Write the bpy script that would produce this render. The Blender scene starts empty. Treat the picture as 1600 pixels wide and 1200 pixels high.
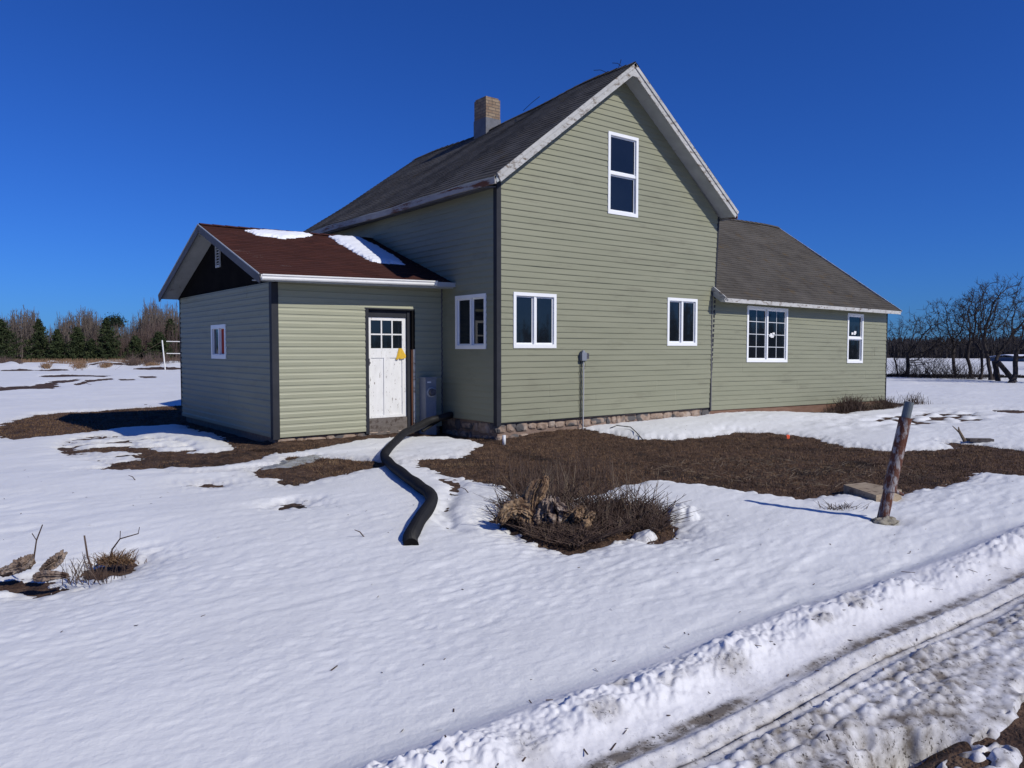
import bpy, math, random
import numpy as np
from mathutils import Vector, Matrix
random.seed(7); R = math.radians
sc = bpy.context.scene
COL = sc.collection
GZ = -0.28                                   # ground level (house siding starts at z = 0)
CAM = Vector((-8.252, -10.971, 1.33))
HEAD = math.atan2(0.615, 0.788); PITCH = R(2.624)
SUN_EL, SUN_DIR = R(36.5), (0.335, -0.942)   # horizontal direction towards the sun

# ------------------------------------------------------------------ noise
def _h(ix, iy, seed):
    n = (ix.astype(np.int64) * 374761393 + iy.astype(np.int64) * 668265263 + seed * 974634777) & 0xffffffff
    n = ((n ^ (n >> 13)) * 1274126177) & 0xffffffff
    return ((n ^ (n >> 16)) & 0xffffff) / float(0xffffff)
def noise(x, y, seed=0):                     # value noise, about -1..1
    ix = np.floor(x); iy = np.floor(y); fx = x - ix; fy = y - iy
    u = fx * fx * fx * (fx * (fx * 6 - 15) + 10); v = fy * fy * fy * (fy * (fy * 6 - 15) + 10)
    a = _h(ix, iy, seed); b = _h(ix + 1, iy, seed); c = _h(ix, iy + 1, seed); d = _h(ix + 1, iy + 1, seed)
    return ((a + (b - a) * u) * (1 - v) + (c + (d - c) * u) * v) * 2 - 1
def fbm(x, y, seed=0, o=4):
    s = 0; a = 1; t = 0
    for i in range(o):
        s = s + a * noise(x * 2 ** i + 17.3 * i, y * 2 ** i - 9.1 * i, seed + i * 31); t += a; a *= .5
    return s / t
def worley(x, y, seed=0):                    # distance to the nearest jittered cell point
    ix = np.floor(x); iy = np.floor(y); best = np.full(x.shape, 9.0)
    for dx in (-1, 0, 1):
        for dy in (-1, 0, 1):
            cx = ix + dx; cy = iy + dy
            px = cx + _h(cx, cy, seed); py = cy + _h(cx, cy, seed + 77)
            best = np.minimum(best, (px - x) ** 2 + (py - y) ** 2)
    return np.sqrt(best)
def sstep(a, b, x):
    t = np.clip((x - a) / (b - a), 0, 1); return t * t * (3 - 2 * t)

# ------------------------------------------------------------------ materials
def mat(name, cols, scale=(3, 3, 3), rough=.7, bump=0.0, bscale=30, bdist=.01, detail=6, spec=.3, uv=False, pos=None, metal=0, coord='Object'):
    m = bpy.data.materials.new(name); m.use_nodes = True; nt = m.node_tree; N = nt.nodes; L = nt.links
    b = N['Principled BSDF']; b.inputs['Roughness'].default_value = rough
    b.inputs['Specular IOR Level'].default_value = spec; b.inputs['Metallic'].default_value = metal
    tc = N.new('ShaderNodeTexCoord'); mp = N.new('ShaderNodeMapping'); mp.inputs['Scale'].default_value = scale
    L.new(tc.outputs['UV' if uv else coord], mp.inputs[0])
    nz = N.new('ShaderNodeTexNoise'); nz.inputs['Scale'].default_value = 1; nz.inputs['Detail'].default_value = detail
    nz.inputs['Roughness'].default_value = .65
    L.new(mp.outputs[0], nz.inputs[0])
    cr = N.new('ShaderNodeValToRGB'); el = cr.color_ramp.elements
    pos = pos or [0.3 + 0.4 * i / max(1, len(cols) - 1) for i in range(len(cols))]
    while len(el) < len(cols): el.new(.5)
    for e, p, c in zip(el, pos, cols): e.position = p; e.color = (*c, 1)
    L.new(nz.outputs[0], cr.inputs[0]); L.new(cr.outputs[0], b.inputs['Base Color'])
    m['_ramp'] = cr.name
    if bump:
        n2 = N.new('ShaderNodeTexNoise'); n2.inputs['Scale'].default_value = bscale; n2.inputs['Detail'].default_value = 5
        L.new(tc.outputs['Object'], n2.inputs[0])
        bp = N.new('ShaderNodeBump'); bp.inputs['Strength'].default_value = bump; bp.inputs['Distance'].default_value = bdist
        L.new(n2.outputs[0], bp.inputs['Height']); L.new(bp.outputs[0], b.inputs['Normal'])
    return m
def mixin(m, col, scale, lo, hi, coord='Object', detail=5, seedoff=0, attr=None):
    """lay a second colour over the base where a noise passes a threshold (lichen, rust, peeling paint)"""
    nt = m.node_tree; N = nt.nodes; L = nt.links; b = N['Principled BSDF']
    src = b.inputs['Base Color'].links[0].from_socket
    tc = N.new('ShaderNodeTexCoord'); mp = N.new('ShaderNodeMapping'); mp.inputs['Scale'].default_value = scale
    mp.inputs['Location'].default_value = (seedoff, seedoff * .7, seedoff * 1.3)
    L.new(tc.outputs[coord], mp.inputs[0])
    nz = N.new('ShaderNodeTexNoise'); nz.inputs['Scale'].default_value = 1; nz.inputs['Detail'].default_value = detail
    nz.inputs['Roughness'].default_value = .7
    L.new(mp.outputs[0], nz.inputs[0])
    mr = N.new('ShaderNodeMapRange'); mr.inputs['From Min'].default_value = lo; mr.inputs['From Max'].default_value = hi
    L.new(nz.outputs[0], mr.inputs[0]); fac = mr.outputs[0]
    if attr:
        at = N.new('ShaderNodeAttribute'); at.attribute_name = attr
        ml = N.new('ShaderNodeMath'); ml.operation = 'MULTIPLY'; L.new(fac, ml.inputs[0]); L.new(at.outputs['Fac'], ml.inputs[1]); fac = ml.outputs[0]
    mx = N.new('ShaderNodeMix'); mx.data_type = 'RGBA'
    L.new(fac, mx.inputs['Factor']); L.new(src, mx.inputs['A']); mx.inputs['B'].default_value = (*col, 1)
    L.new(mx.outputs['Result'], b.inputs['Base Color'])
    return m
def shingle_mat(name, c1, c2, c3, lichen=None):
    m = bpy.data.materials.new(name); m.use_nodes = True; nt = m.node_tree; N = nt.nodes; L = nt.links
    b = N['Principled BSDF']; b.inputs['Roughness'].default_value = .92; b.inputs['Specular IOR Level'].default_value = .12
    tc = N.new('ShaderNodeTexCoord')
    br = N.new('ShaderNodeTexBrick'); br.offset = .5; br.inputs['Scale'].default_value = 1
    br.inputs['Brick Width'].default_value = .305; br.inputs['Row Height'].default_value = .127
    br.inputs['Mortar Size'].default_value = .004; br.inputs['Mortar Smooth'].default_value = .3
    br.inputs['Color1'].default_value = (*c1, 1); br.inputs['Color2'].default_value = (*c2, 1); br.inputs['Mortar'].default_value = (*[v * .45 for v in c1], 1)
    L.new(tc.outputs['UV'], br.inputs[0])
    nz = N.new('ShaderNodeTexNoise'); nz.inputs['Scale'].default_value = 1.1; nz.inputs['Detail'].default_value = 9; nz.inputs['Roughness'].default_value = .7
    L.new(tc.outputs['Object'], nz.inputs[0])
    mr = N.new('ShaderNodeMapRange'); mr.inputs['From Min'].default_value = .35; mr.inputs['From Max'].default_value = .7
    L.new(nz.outputs[0], mr.inputs[0])
    mx = N.new('ShaderNodeMix'); mx.data_type = 'RGBA'; L.new(mr.outputs[0], mx.inputs['Factor'])
    L.new(br.outputs[0], mx.inputs['A']); mx.inputs['B'].default_value = (*c3, 1)
    L.new(mx.outputs['Result'], b.inputs['Base Color'])
    g = N.new('ShaderNodeTexNoise'); g.inputs['Scale'].default_value = 260; L.new(tc.outputs['Object'], g.inputs[0])
    bp = N.new('ShaderNodeBump'); bp.inputs['Strength'].default_value = .5; bp.inputs['Distance'].default_value = .004
    L.new(g.outputs[0], bp.inputs['Height']); L.new(bp.outputs[0], b.inputs['Normal'])
    if lichen: mixin(m, lichen, (2.2, 2.2, 2.2), .58, .75, seedoff=5)
    return m

M = {}
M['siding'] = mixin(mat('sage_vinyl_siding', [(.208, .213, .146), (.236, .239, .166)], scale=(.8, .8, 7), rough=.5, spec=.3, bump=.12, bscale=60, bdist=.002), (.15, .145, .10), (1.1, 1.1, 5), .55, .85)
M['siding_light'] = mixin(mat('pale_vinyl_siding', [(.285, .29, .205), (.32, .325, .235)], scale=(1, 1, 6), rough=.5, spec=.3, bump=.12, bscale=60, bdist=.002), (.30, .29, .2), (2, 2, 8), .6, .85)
M['siding_grey'] = mat('grey_green_vinyl_siding', [(.20, .21, .195), (.235, .245, .23)], scale=(1, 1, 6), rough=.5, spec=.3, bump=.12, bscale=60, bdist=.002)
M['charcoal'] = mat('charcoal_trim', [(.02, .022, .028), (.032, .034, .042)], rough=.6, spec=.15)
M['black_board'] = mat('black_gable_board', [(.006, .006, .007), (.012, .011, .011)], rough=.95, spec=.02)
M['white_vinyl'] = mat('white_window_vinyl', [(.74, .76, .78), (.80, .81, .82)], rough=.35, spec=.45)
M['grid'] = mat('window_grid', [(.5, .53, .56), (.6, .62, .64)], rough=.4)
M['glass'] = mat('dark_window_glass', [(.006, .008, .011), (.010, .013, .018)], scale=(1, 1, 1), rough=.03, spec=.5)
M['curtain'] = mat('red_curtain', [(.28, .025, .015), (.36, .04, .022)], scale=(20, 20, 1), rough=.8)
M['sticker'] = mat('white_sticker', [(.7, .7, .7), (.8, .8, .8)])
M['old_white'] = mixin(mat('weathered_white_board', [(.36, .36, .35), (.49, .49, .48)], scale=(3, 3, 3), rough=.75, bump=.3, bscale=40), (.13, .10, .075), (6, 6, 14), .52, .66)
M['soffit'] = mixin(mat('grey_soffit_board', [(.30, .32, .33), (.40, .42, .43)], scale=(3, 3, 3), rough=.75), (.12, .10, .085), (9, 2.5, 9), .62, .75)
M['rot'] = mixin(mat('rotten_fascia', [(.38, .37, .36), (.27, .26, .25)], scale=(3, 3, 3), rough=.85, bump=.4, bscale=40), (.13, .05, .028), (2.5, 1.1, 9), .53, .62)
M['grey_board'] = mat('grey_rake_board', [(.07, .072, .08), (.11, .11, .12)], scale=(3, 3, 9), rough=.7)
M['gutter'] = mixin(mat('white_gutter', [(.70, .70, .69), (.78, .78, .77)], rough=.4), (.3, .28, .26), (3, 14, 14), .62, .8)
M['shingle'] = shingle_mat('old_grey_shingles', (.076, .070, .062), (.046, .043, .039), (.125, .118, .108), (.085, .062, .03))
M['shingle_wing'] = shingle_mat('brown_grey_shingles', (.078, .070, .060), (.050, .045, .040), (.102, .093, .082), (.10, .07, .035))
M['shingle_red'] = shingle_mat('red_brown_shingles', (.075, .027, .020), (.040, .016, .013), (.058, .024, .020))
M['door_paint'] = mixin(mixin(mat('peeling_white_door_paint', [(.66, .66, .65), (.76, .76, .75)], scale=(9, 9, 3), rough=.6), (.22, .19, .17), (26, 26, 8), .59, .66), (.35, .33, .33), (60, 60, 30), .66, .72, seedoff=3)
M['grime_wood'] = mixin(mat('grey_brown_weathered_wood', [(.10, .085, .075), (.17, .15, .14)], scale=(4, 4, 20), rough=.85, bump=.3), (.05, .035, .028), (12, 12, 12), .5, .65)
M['brown_wood'] = mat('brown_bare_wood', [(.07, .03, .018), (.14, .06, .035)], scale=(14, 14, 2), rough=.8)
M['metal_box'] = mat('grey_painted_metal', [(.17, .19, .23), (.21, .23, .27)], rough=.5, spec=.4)
M['box_dark'] = mat('dark_grey_metal', [(.035, .035, .042), (.12, .12, .14)], scale=(20, 20, 20), rough=.5)
M['pvc'] = mat('white_pvc', [(.62, .64, .66), (.72, .73, .74)], rough=.4)
M['conduit'] = mat('grey_conduit', [(.36, .37, .38), (.46, .47, .47)], rough=.45)
M['stone'] = mixin(mat('fieldstone', [(.17, .12, .09), (.29, .215, .165), (.36, .30, .25)], scale=(5, 5, 5), rough=.85, bump=.6, bscale=35, detail=3), (.09, .085, .085), (3.3, 3.3, 3.3), .5, .56, detail=1)
M['mortar'] = mat('old_mortar', [(.16, .11, .085), (.26, .19, .15)], scale=(8, 8, 8), rough=.95, bump=.8)
M['plank'] = mat('brown_skirt_board', [(.13, .07, .045), (.20, .12, .085)], scale=(2, 2, 14), rough=.85)
M['hose'] = mat('black_drain_pipe', [(.006, .006, .007), (.014, .014, .015)], rough=.6, spec=.3, bump=.3, bscale=50)
M['rust'] = mixin(mixin(mat('rusty_pole_paint', [(.24, .215, .21), (.33, .31, .31)], scale=(9, 9, 3), rough=.75, bump=.4, bscale=60), (.10, .035, .02), (22, 22, 9), .43, .53), (.07, .022, .014), (5, 5, 2.2), .5, .62, seedoff=9)
M['pole_metal'] = mat('dull_grey_pipe', [(.10, .12, .13), (.16, .18, .19)], rough=.5, metal=.3)
M['concrete'] = mixin(mat('rough_concrete', [(.20, .18, .15), (.30, .28, .23)], scale=(14, 14, 14), rough=.95, bump=.6, bscale=60), (.10, .085, .06), (9, 9, 9), .5, .66)
M['slab'] = mixin(mat('tan_concrete_slab', [(.28, .22, .15), (.36, .29, .21)], scale=(6, 6, 6), rough=.95, bump=.5, bscale=60), (.14, .10, .07), (9, 9, 9), .52, .66)
M['oldwood'] = mixin(mat('weathered_stump_wood', [(.08, .04, .024), (.23, .15, .088), (.36, .26, .16)], scale=(14, 14, 3), rough=.9, bump=1, bscale=30, bdist=.02), (.035, .02, .013), (8, 8, 5), .52, .62)
M['oldwood_grey'] = mixin(mat('grey_brown_dead_wood', [(.13, .085, .06), (.24, .18, .14), (.33, .28, .24)], scale=(14, 14, 4), rough=.9, bump=1, bscale=30, bdist=.015), (.04, .02, .014), (9, 9, 6), .5, .6)
M['twig'] = mat('dead_twig_bark', [(.035, .020, .015), (.075, .048, .037), (.13, .095, .075)], scale=(7, 7, 2), rough=.85)
M['twig_light'] = mat('pale_dry_stem', [(.11, .08, .055), (.22, .17, .12)], scale=(7, 7, 2), rough=.85)
M['grass'] = mat('dead_grass_blade', [(.055, .027, .015), (.14, .08, .045), (.32, .22, .125)], scale=(23, 23, 23), rough=.9, pos=[.3, .5, .72])
mixin(M['grass'], (.026, .014, .009), (1.3, 1.3, 1.3), .52, .62); mixin(M['grass'], (.26, .175, .095), (2.1, 2.1, 2.1), .58, .68, seedoff=7)
M['grass_far'] = mat('tan_field_grass', [(.13, .075, .045), (.26, .17, .105)], scale=(1, 1, 1), rough=.9)
M['bark'] = mat('dark_tree_bark', [(.022, .018, .018), (.045, .036, .034)], scale=(2, 2, 1), rough=.9)
M['bark_grey'] = mat('grey_brush_bark', [(.075, .060, .052), (.14, .115, .10)], scale=(.3, .3, .3), rough=.9)
M['bark_red'] = mat('reddish_brush_bark', [(.07, .048, .042), (.115, .084, .076)], scale=(.3, .3, .3), rough=.9)
M['needles'] = mixin(mat('spruce_needles', [(.016, .026, .012), (.034, .048, .020), (.058, .068, .028)], scale=(1.6, 1.6, 1.6), rough=.9, spec=.2), (.075, .042, .018), (.7, .7, .7), .6, .72)
M['pine'] = mat('pine_needles', [(.012, .022, .014), (.026, .040, .022)], scale=(1, 1, 1), rough=.9)
M['far_wood'] = mat('far_wood_bark', [(.030, .028, .032), (.055, .048, .050)], scale=(.2, .2, .2), rough=.95)
M['net_white'] = mat('white_net_tape', [(.62, .62, .60), (.72, .72, .70)], rough=.6)
M['net_mesh'] = mat('dark_net_cord', [(.03, .03, .03), (.05, .05, .05)], rough=.8)
M['barn'] = mat('blue_grey_barn_wall', [(.07, .10, .14), (.11, .145, .19)], scale=(2, 2, .3), rough=.7)
M['yellow'] = mat('yellow_paper_tag', [(.62, .38, .03), (.72, .46, .05)], scale=(30, 30, 30), rough=.6)
M['orange'] = mat('orange_marker', [(.75, .09, .03), (.85, .12, .04)], rough=.6)
M['brick'] = None
def brick_mat():
    m = mat('pale_chimney_brick', [(.3, .2, .12), (.3, .2, .12)], rough=.9)
    nt = m.node_tree; N = nt.nodes; L = nt.links; b = N['Principled BSDF']
    tc = N.new('ShaderNodeTexCoord'); br = N.new('ShaderNodeTexBrick'); br.inputs['Scale'].default_value = 1
    br.inputs['Brick Width'].default_value = .21; br.inputs['Row Height'].default_value = .072; br.inputs['Mortar Size'].default_value = .007
    br.inputs['Color1'].default_value = (.29, .22, .15, 1); br.inputs['Color2'].default_value = (.20, .135, .09, 1); br.inputs['Mortar'].default_value = (.12, .10, .085, 1)
    L.new(tc.outputs['UV'], br.inputs[0]); L.new(br.outputs[0], b.inputs['Base Color'])
    bp = N.new('ShaderNodeBump'); bp.invert = True; bp.inputs['Strength'].default_value = .8; bp.inputs['Distance'].default_value = .01
    L.new(br.outputs['Fac'], bp.inputs['Height']); L.new(bp.outputs[0], b.inputs['Normal'])
    mixin(m, (.10, .075, .055), (7, 7, 7), .55, .7)
    return m
M['brick'] = brick_mat()
M['flash'] = mixin(mat('lead_flashing', [(.08, .085, .10), (.15, .155, .175)], scale=(8, 8, 8), rough=.6, metal=.2), (.08, .05, .04), (8, 8, 8), .58, .7)

# snow, soil
def snow_mat(name, white, dirtcol, grit=True):
    m = bpy.data.materials.new(name); m.use_nodes = True; nt = m.node_tree; N = nt.nodes; L = nt.links
    b = N['Principled BSDF']; b.inputs['Roughness'].default_value = .55; b.inputs['Specular IOR Level'].default_value = .25
    rgb = N.new('ShaderNodeTexNoise'); tc = N.new('ShaderNodeTexCoord'); L.new(tc.outputs['Object'], rgb.inputs[0]); rgb.inputs['Scale'].default_value = 1.3; rgb.inputs['Detail'].default_value = 8
    cr = N.new('ShaderNodeValToRGB'); cr.color_ramp.elements[0].position = .3; cr.color_ramp.elements[1].position = .7
    cr.color_ramp.elements[0].color = (*[v * .93 for v in white], 1); cr.color_ramp.elements[1].color = (*white, 1)
    L.new(rgb.outputs[0], cr.inputs[0]); L.new(cr.outputs[0], b.inputs['Base Color'])
    n1 = N.new('ShaderNodeTexNoise'); n1.inputs['Scale'].default_value = 34; n1.inputs['Detail'].default_value = 8; n1.inputs['Roughness'].default_value = .6
    L.new(tc.outputs['Object'], n1.inputs[0])
    bp = N.new('ShaderNodeBump'); bp.inputs['Strength'].default_value = .5; bp.inputs['Distance'].default_value = .008
    L.new(n1.outputs[0], bp.inputs['Height']); L.new(bp.outputs[0], b.inputs['Normal'])
    mixin(m, dirtcol, (9, 9, 9), .25, .62, attr='dirt', detail=8)
    mixin(m, tuple(v * .35 for v in dirtcol), (45, 45, 45), .58, .64, attr='dirt', detail=3, seedoff=4)
    return m
M['snow'] = snow_mat('old_snow', (.755, .765, .765), (.30, .26, .22))
M['packed'] = snow_mat('packed_driveway_snow', (.71, .71, .73), (.15, .13, .11))
M['roof_snow'] = snow_mat('roof_snow', (.80, .83, .90), (.3, .26, .22))
M['soil'] = mixin(mixin(mat('thawed_soil', [(.022, .012, .008), (.070, .039, .025), (.15, .095, .058)], scale=(9, 9, 9), rough=.95, bump=1, bscale=45, bdist=.03, detail=9), (.15, .10, .06), (35, 35, 35), .60, .72), (.018, .011, .008), (1.6, 1.6, 1.6), .52, .66)
M['ice'] = mat('wet_grey_ice', [(.16, .17, .18), (.30, .31, .33)], scale=(4, 9, 4), rough=.25, spec=.5, bump=.3, bscale=30)

# ------------------------------------------------------------------ mesh builder
class MB:
    def __init__(s): s.v = []; s.f = []; s.uv = []; s.smooth = False
    def face(s, pts, uvs=None):
        n = len(s.v); s.v += [tuple(p) for p in pts]; s.f.append(tuple(range(n, n + len(pts))))
        s.uv.append(uvs or [(p[0] + p[1], p[2]) for p in pts])
    def box(s, x0, x1, y0, y1, z0, z1):
        x0, x1 = min(x0, x1), max(x0, x1); y0, y1 = min(y0, y1), max(y0, y1); z0, z1 = min(z0, z1), max(z0, z1)
        P = [(x0, y0, z0), (x1, y0, z0), (x1, y1, z0), (x0, y1, z0), (x0, y0, z1), (x1, y0, z1), (x1, y1, z1), (x0, y1, z1)]
        s.hexa(P)
    def hexa(s, P):
        for q in ((0, 3, 2, 1), (4, 5, 6, 7), (0, 1, 5, 4), (1, 2, 6, 5), (2, 3, 7, 6), (3, 0, 4, 7)):
            s.face([P[i] for i in q])
    def beam(s, a, b, w, h, up=(0, 0, 1)):       # a bar from a to b, w wide (sideways), h high
        a = Vector(a); b = Vector(b); d = (b - a).normalized(); up = Vector(up)
        sd = d.cross(up).normalized() * w / 2; u = sd.cross(d).normalized() * h / 2
        s.hexa([a - sd - u, a + sd - u, b + sd - u, b - sd - u, a - sd + u, a + sd + u, b + sd + u, b - sd + u])
    def tube(s, path, rad, n=8, caps=True):
        path = [Vector(p) for p in path]; rad = rad if hasattr(rad, '__len__') else [rad] * len(path)
        base = len(s.v); t0 = (path[1] - path[0]).normalized()
        ref = Vector((0, 0, 1)) if abs(t0.z) < .9 else Vector((1, 0, 0))
        nrm = t0.cross(ref).normalized()
        for i, p in enumerate(path):
            t = (path[min(i + 1, len(path) - 1)] - path[max(i - 1, 0)]).normalized()
            nrm = (nrm - t * nrm.dot(t)).normalized(); bi = t.cross(nrm)
            for k in range(n):
                a = 2 * math.pi * k / n
                s.v.append(tuple(p + (nrm * math.cos(a) + bi * math.sin(a)) * rad[i]))
        for i in range(len(path) - 1):
            for k in range(n):
                k2 = (k + 1) % n
                s.f.append((base + i * n + k, base + i * n + k2, base + (i + 1) * n + k2, base + (i + 1) * n + k)); s.uv.append([(0, 0)] * 4)
        if caps:
            s.f.append(tuple(base + k for k in range(n))[::-1]); s.uv.append([(0, 0)] * n)
            s.f.append(tuple(base + (len(path) - 1) * n + k for k in range(n))); s.uv.append([(0, 0)] * n)
    def build(s, name, material, parent=None, smooth=None):
        me = bpy.data.meshes.new(name)
        o = bpy.data.objects.new(name, me); COL.objects.link(o)
        org = Vector((0, 0, 0))
        if parent is not None:
            org = root_of(parent); o.parent = parent
        me.from_pydata([(v[0] - org[0], v[1] - org[1], v[2] - org[2]) for v in s.v], [], s.f)
        ul = me.uv_layers.new(name='UVMap')
        ul.data.foreach_set('uv', np.array([c for q in s.uv for c in q], dtype=np.float32).ravel())
        for mm in (material if isinstance(material, (list, tuple)) else [material]): me.materials.append(mm)
        if smooth or (smooth is None and s.smooth):
            me.polygons.foreach_set('use_smooth', [True] * len(me.polygons))
        me.update()
        return o
ROOT = {}
def root_of(o):
    while o.parent is not None: o = o.parent
    return ROOT.get(o.name, Vector((0, 0, 0)))
def thing(name, loc, label, cat, group=None):
    o = bpy.data.objects.new(name, None); COL.objects.link(o); o.location = loc; o.empty_display_size = .2
    ROOT[o.name] = Vector(loc); o['label'] = label; o['category'] = cat
    if group: o['group'] = group
    return o
def tag(o, label, cat, group=None, kind=None):
    if label: o['label'] = label
    if cat: o['category'] = cat
    if group: o['group'] = group
    if kind: o['kind'] = kind
    return o
def npmesh(name, V, F, material, smooth=False, parent=None):
    """V (n,3) float array, F (m,k) int array"""
    me = bpy.data.meshes.new(name); F = np.asarray(F, dtype=np.int32); k = F.shape[1]
    me.vertices.add(len(V)); me.vertices.foreach_set('co', np.asarray(V, dtype=np.float32).ravel())
    me.loops.add(F.size); me.loops.foreach_set('vertex_index', F.ravel())
    me.polygons.add(len(F)); me.polygons.foreach_set('loop_start', np.arange(0, F.size, k, dtype=np.int32))
    me.update(calc_edges=True)
    if smooth: me.polygons.foreach_set('use_smooth', np.ones(len(F), dtype=bool))
    me.materials.append(material)
    o = bpy.data.objects.new(name, me); COL.objects.link(o)
    if parent is not None: o.parent = parent
    return o

# ================================================================== GROUND AND SNOW
POLY = {
 'right': [(-2.61, -1.59), (-2.79, -2.61), (-2.72, -3.16), (-2.63, -3.64), (-2.9, -4.23), (-2.79, -4.65), (-2.25, -4.74), (-1.69, -4.55), (-1.01, -4.44), (-0.87, -4.73), (-0.74, -5.12), (-0.69, -5.54), (-0.61, -5.92), (-0.6, -6.31), (-0.29, -6.36), (0.02, -6.41), (0.15, -6.61), (0.04, -6.95), (0.62, -6.77), (1.17, -6.89), (1.58, -6.93), (2.03, -6.99), (2.39, -6.9), (2.56, -6.78), (3.05, -6.61), (2.99, -6.98), (3.08, -7.25), (3.21, -8.03), (6.93, -7.06), (6.13, -6.24), (6.21, -5.53), (6.36, -4.93), (6.02, -5.03), (5.71, -5.36), (4.89, -5.16), (4.47, -4.94), (4.38, -4.55), (4.38, -3.99), (5.05, -3.11), (5.08, -2.13), (4.58, -1.74), (3.53, -1.93), (2.65, -1.9), (2.17, -1.4), (2.17, -0.59), (2.0, 0.12), (1.47, 0.24), (1.71, 0.65), (2.43, 1.23), (2.8, 2.04), (-0.73, 2.71), (-1.26, 1.75), (-1.95, 1.56), (-1.64, -1.35), (-2.04, -1.29), (-2.41, -1.26)],
 'c1': [(-6.4, 0.77), (-6.1, 0.64), (-5.79, 0.4), (-5.5, 0.33), (-5.08, 0.09), (-4.71, 0.12), (-4.33, 0.32), (-3.9, .7), (-3.3, 0.9), (-1.95, 1.36), (-1.0, 1.75), (-0.73, 2.71), (-3.4, 1.8), (-2.87, 9.6), (-3.25, 8.56), (-3.73, 6.31), (-3.68, 4.17), (-4.01, 2.06), (-4.17, 1.79), (-4.59, 1.66), (-4.83, 1.59), (-4.96, 1.91), (-5.13, 2.42), (-5.45, 2.98), (-5.59, 1.79), (-5.43, 1.44), (-5.91, 1.33), (-6.16, 0.99)],
 'c2': [(-4.8, -1.12), (-4.62, -1.51), (-4.75, -1.88), (-4.64, -2.0), (-4.24, -1.85), (-3.71, -1.65), (-3.14, -1.45), (-2.85, -1.15), (-3.1, -0.58), (-3.41, 0.27), (-3.78, 0.32), (-4.1, -0.32), (-4.62, -0.7)],
 'd': [(-7.06, 7.5), (-6.71, 9.44), (-5.85, 11.55), (-5.19, 11.86), (-4.21, 12.1), (-3.42, 12.31), (-1.86, 12.8), (-3.55, 6.54), (-4.3, 6.7), (-5.0, 6.81), (-5.42, 6.15), (-6.06, 6.02), (-6.45, 5.84), (-6.79, 5.49), (-7.1, 6.84)],
 'e1': [(-5.95, 25.44), (-5.31, 28.77), (-4.13, 29.6), (-2.87, 33.73), (-3.02, 29.11), (-3.7, 25.58), (-4.52, 25.77), (-5.99, 24.79)],
 'e2': [(-2.1, 44.33), (-0.35, 46.23), (1.29, 41.34), (0.5, 38.74), (-0.7, 40.92), (-2.23, 40.87)],
 'e3': [(-2.26, 30.46), (-0.75, 35.75), (0.65, 37.43), (0.27, 34.95), (-0.87, 33.33), (-2.28, 29.29)],
 'e4': [(2.47, 39.75), (3.33, 39.08), (2.91, 36.56), (2.06, 36.33)],
 'e5': [(-2.79, 34.36), (-1.08, 37.36), (-1.4, 34.72), (-2.53, 31.91), (-2.99, 32.27)],
 'e6': [(0.69, 35.98), (1.4, 35.42), (1.15, 33.49), (0.18, 32.99)],
 'f1': [(-5.28, -3.2), (-5.12, -3.06), (-5.04, -3.12), (-5.12, -3.32), (-5.24, -3.31)],
 'f2': [(-5.55, -1.31), (-5.37, -1.21), (-5.28, -1.41), (-5.4, -1.54), (-5.54, -1.49)],
 'h': [(-3.76, -4.94), (-3.96, -5.32), (-4.06, -5.6), (-4.1, -6.04), (-4.14, -6.38), (-4.04, -6.46), (-3.74, -6.4), (-3.52, -6.38), (-3.25, -6.2), (-3.32, -6.45), (-3.24, -6.6), (-2.97, -6.57), (-2.36, -6.03), (-2.24, -5.6), (-2.5, -5.2), (-2.64, -4.79), (-2.9, -4.56), (-3.39, -4.63)],
 'g1': [(-7.91, -4.41), (-7.81, -4.59), (-7.67, -4.7), (-7.65, -4.92), (-7.55, -4.99), (-7.48, -4.85), (-7.51, -4.59), (-7.65, -4.48), (-7.91, -4.28)],
 'g2': [(-7.29, -4.74), (-7.2, -4.77), (-7.06, -4.71), (-6.93, -4.54), (-6.93, -4.37), (-7.18, -4.35)],
 'j': [(9.55, 0.36), (9.33, -0.22), (9.78, -0.82), (11.59, -0.7), (13.65, -0.56), (14.91, -0.24), (16.11, 1.02), (9.07, 2.12), (9.19, 1.18)],
 'c3': [(-3.95, .9), (-3.1, 1.2), (-3.1, 2.9), (-3.75, 2.9)],
 'i1': [(14.27, -2.79), (15.09, -2.58), (15.44, -3.14), (15.47, -3.73), (14.49, -3.75), (13.93, -3.06)],
 'k1': [(-4.50, -9.68), (-4.2, -9.70), (-3.5, -9.66), (-2, -9.65), (-1, -9.8), (-1, -12.5), (-8, -12.5), (-5.6, -10.3), (-4.7, -9.85)],
 'k2': [(-5.27, -9.46), (-5.1, -9.43), (-4.83, -9.55), (-4.76, -9.64), (-5.1, -9.62)],
 'under': [(.25, .25), (13.9, .25), (13.9, 7), (.3, 7)],
 'under2': [(-3.2, 2.0), (.3, 2.0), (.3, 7.2), (-3.2, 7.2)],
}
NOOK = [(-3.37, 0.40), (-2.54, 1.31), (-1.74, 1.52), (-1.31, 1.50), (-0.83, 1.35), (-0.36, 1.1), (-0.33, 0.42), (-0.52, -0.28), (-1.06, -0.73), (-1.55, -1.23), (-2.0, -1.24), (-2.39, -0.94), (-2.55, -0.45), (-2.8, -0.07), (-3.11, 0.18)]
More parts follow.
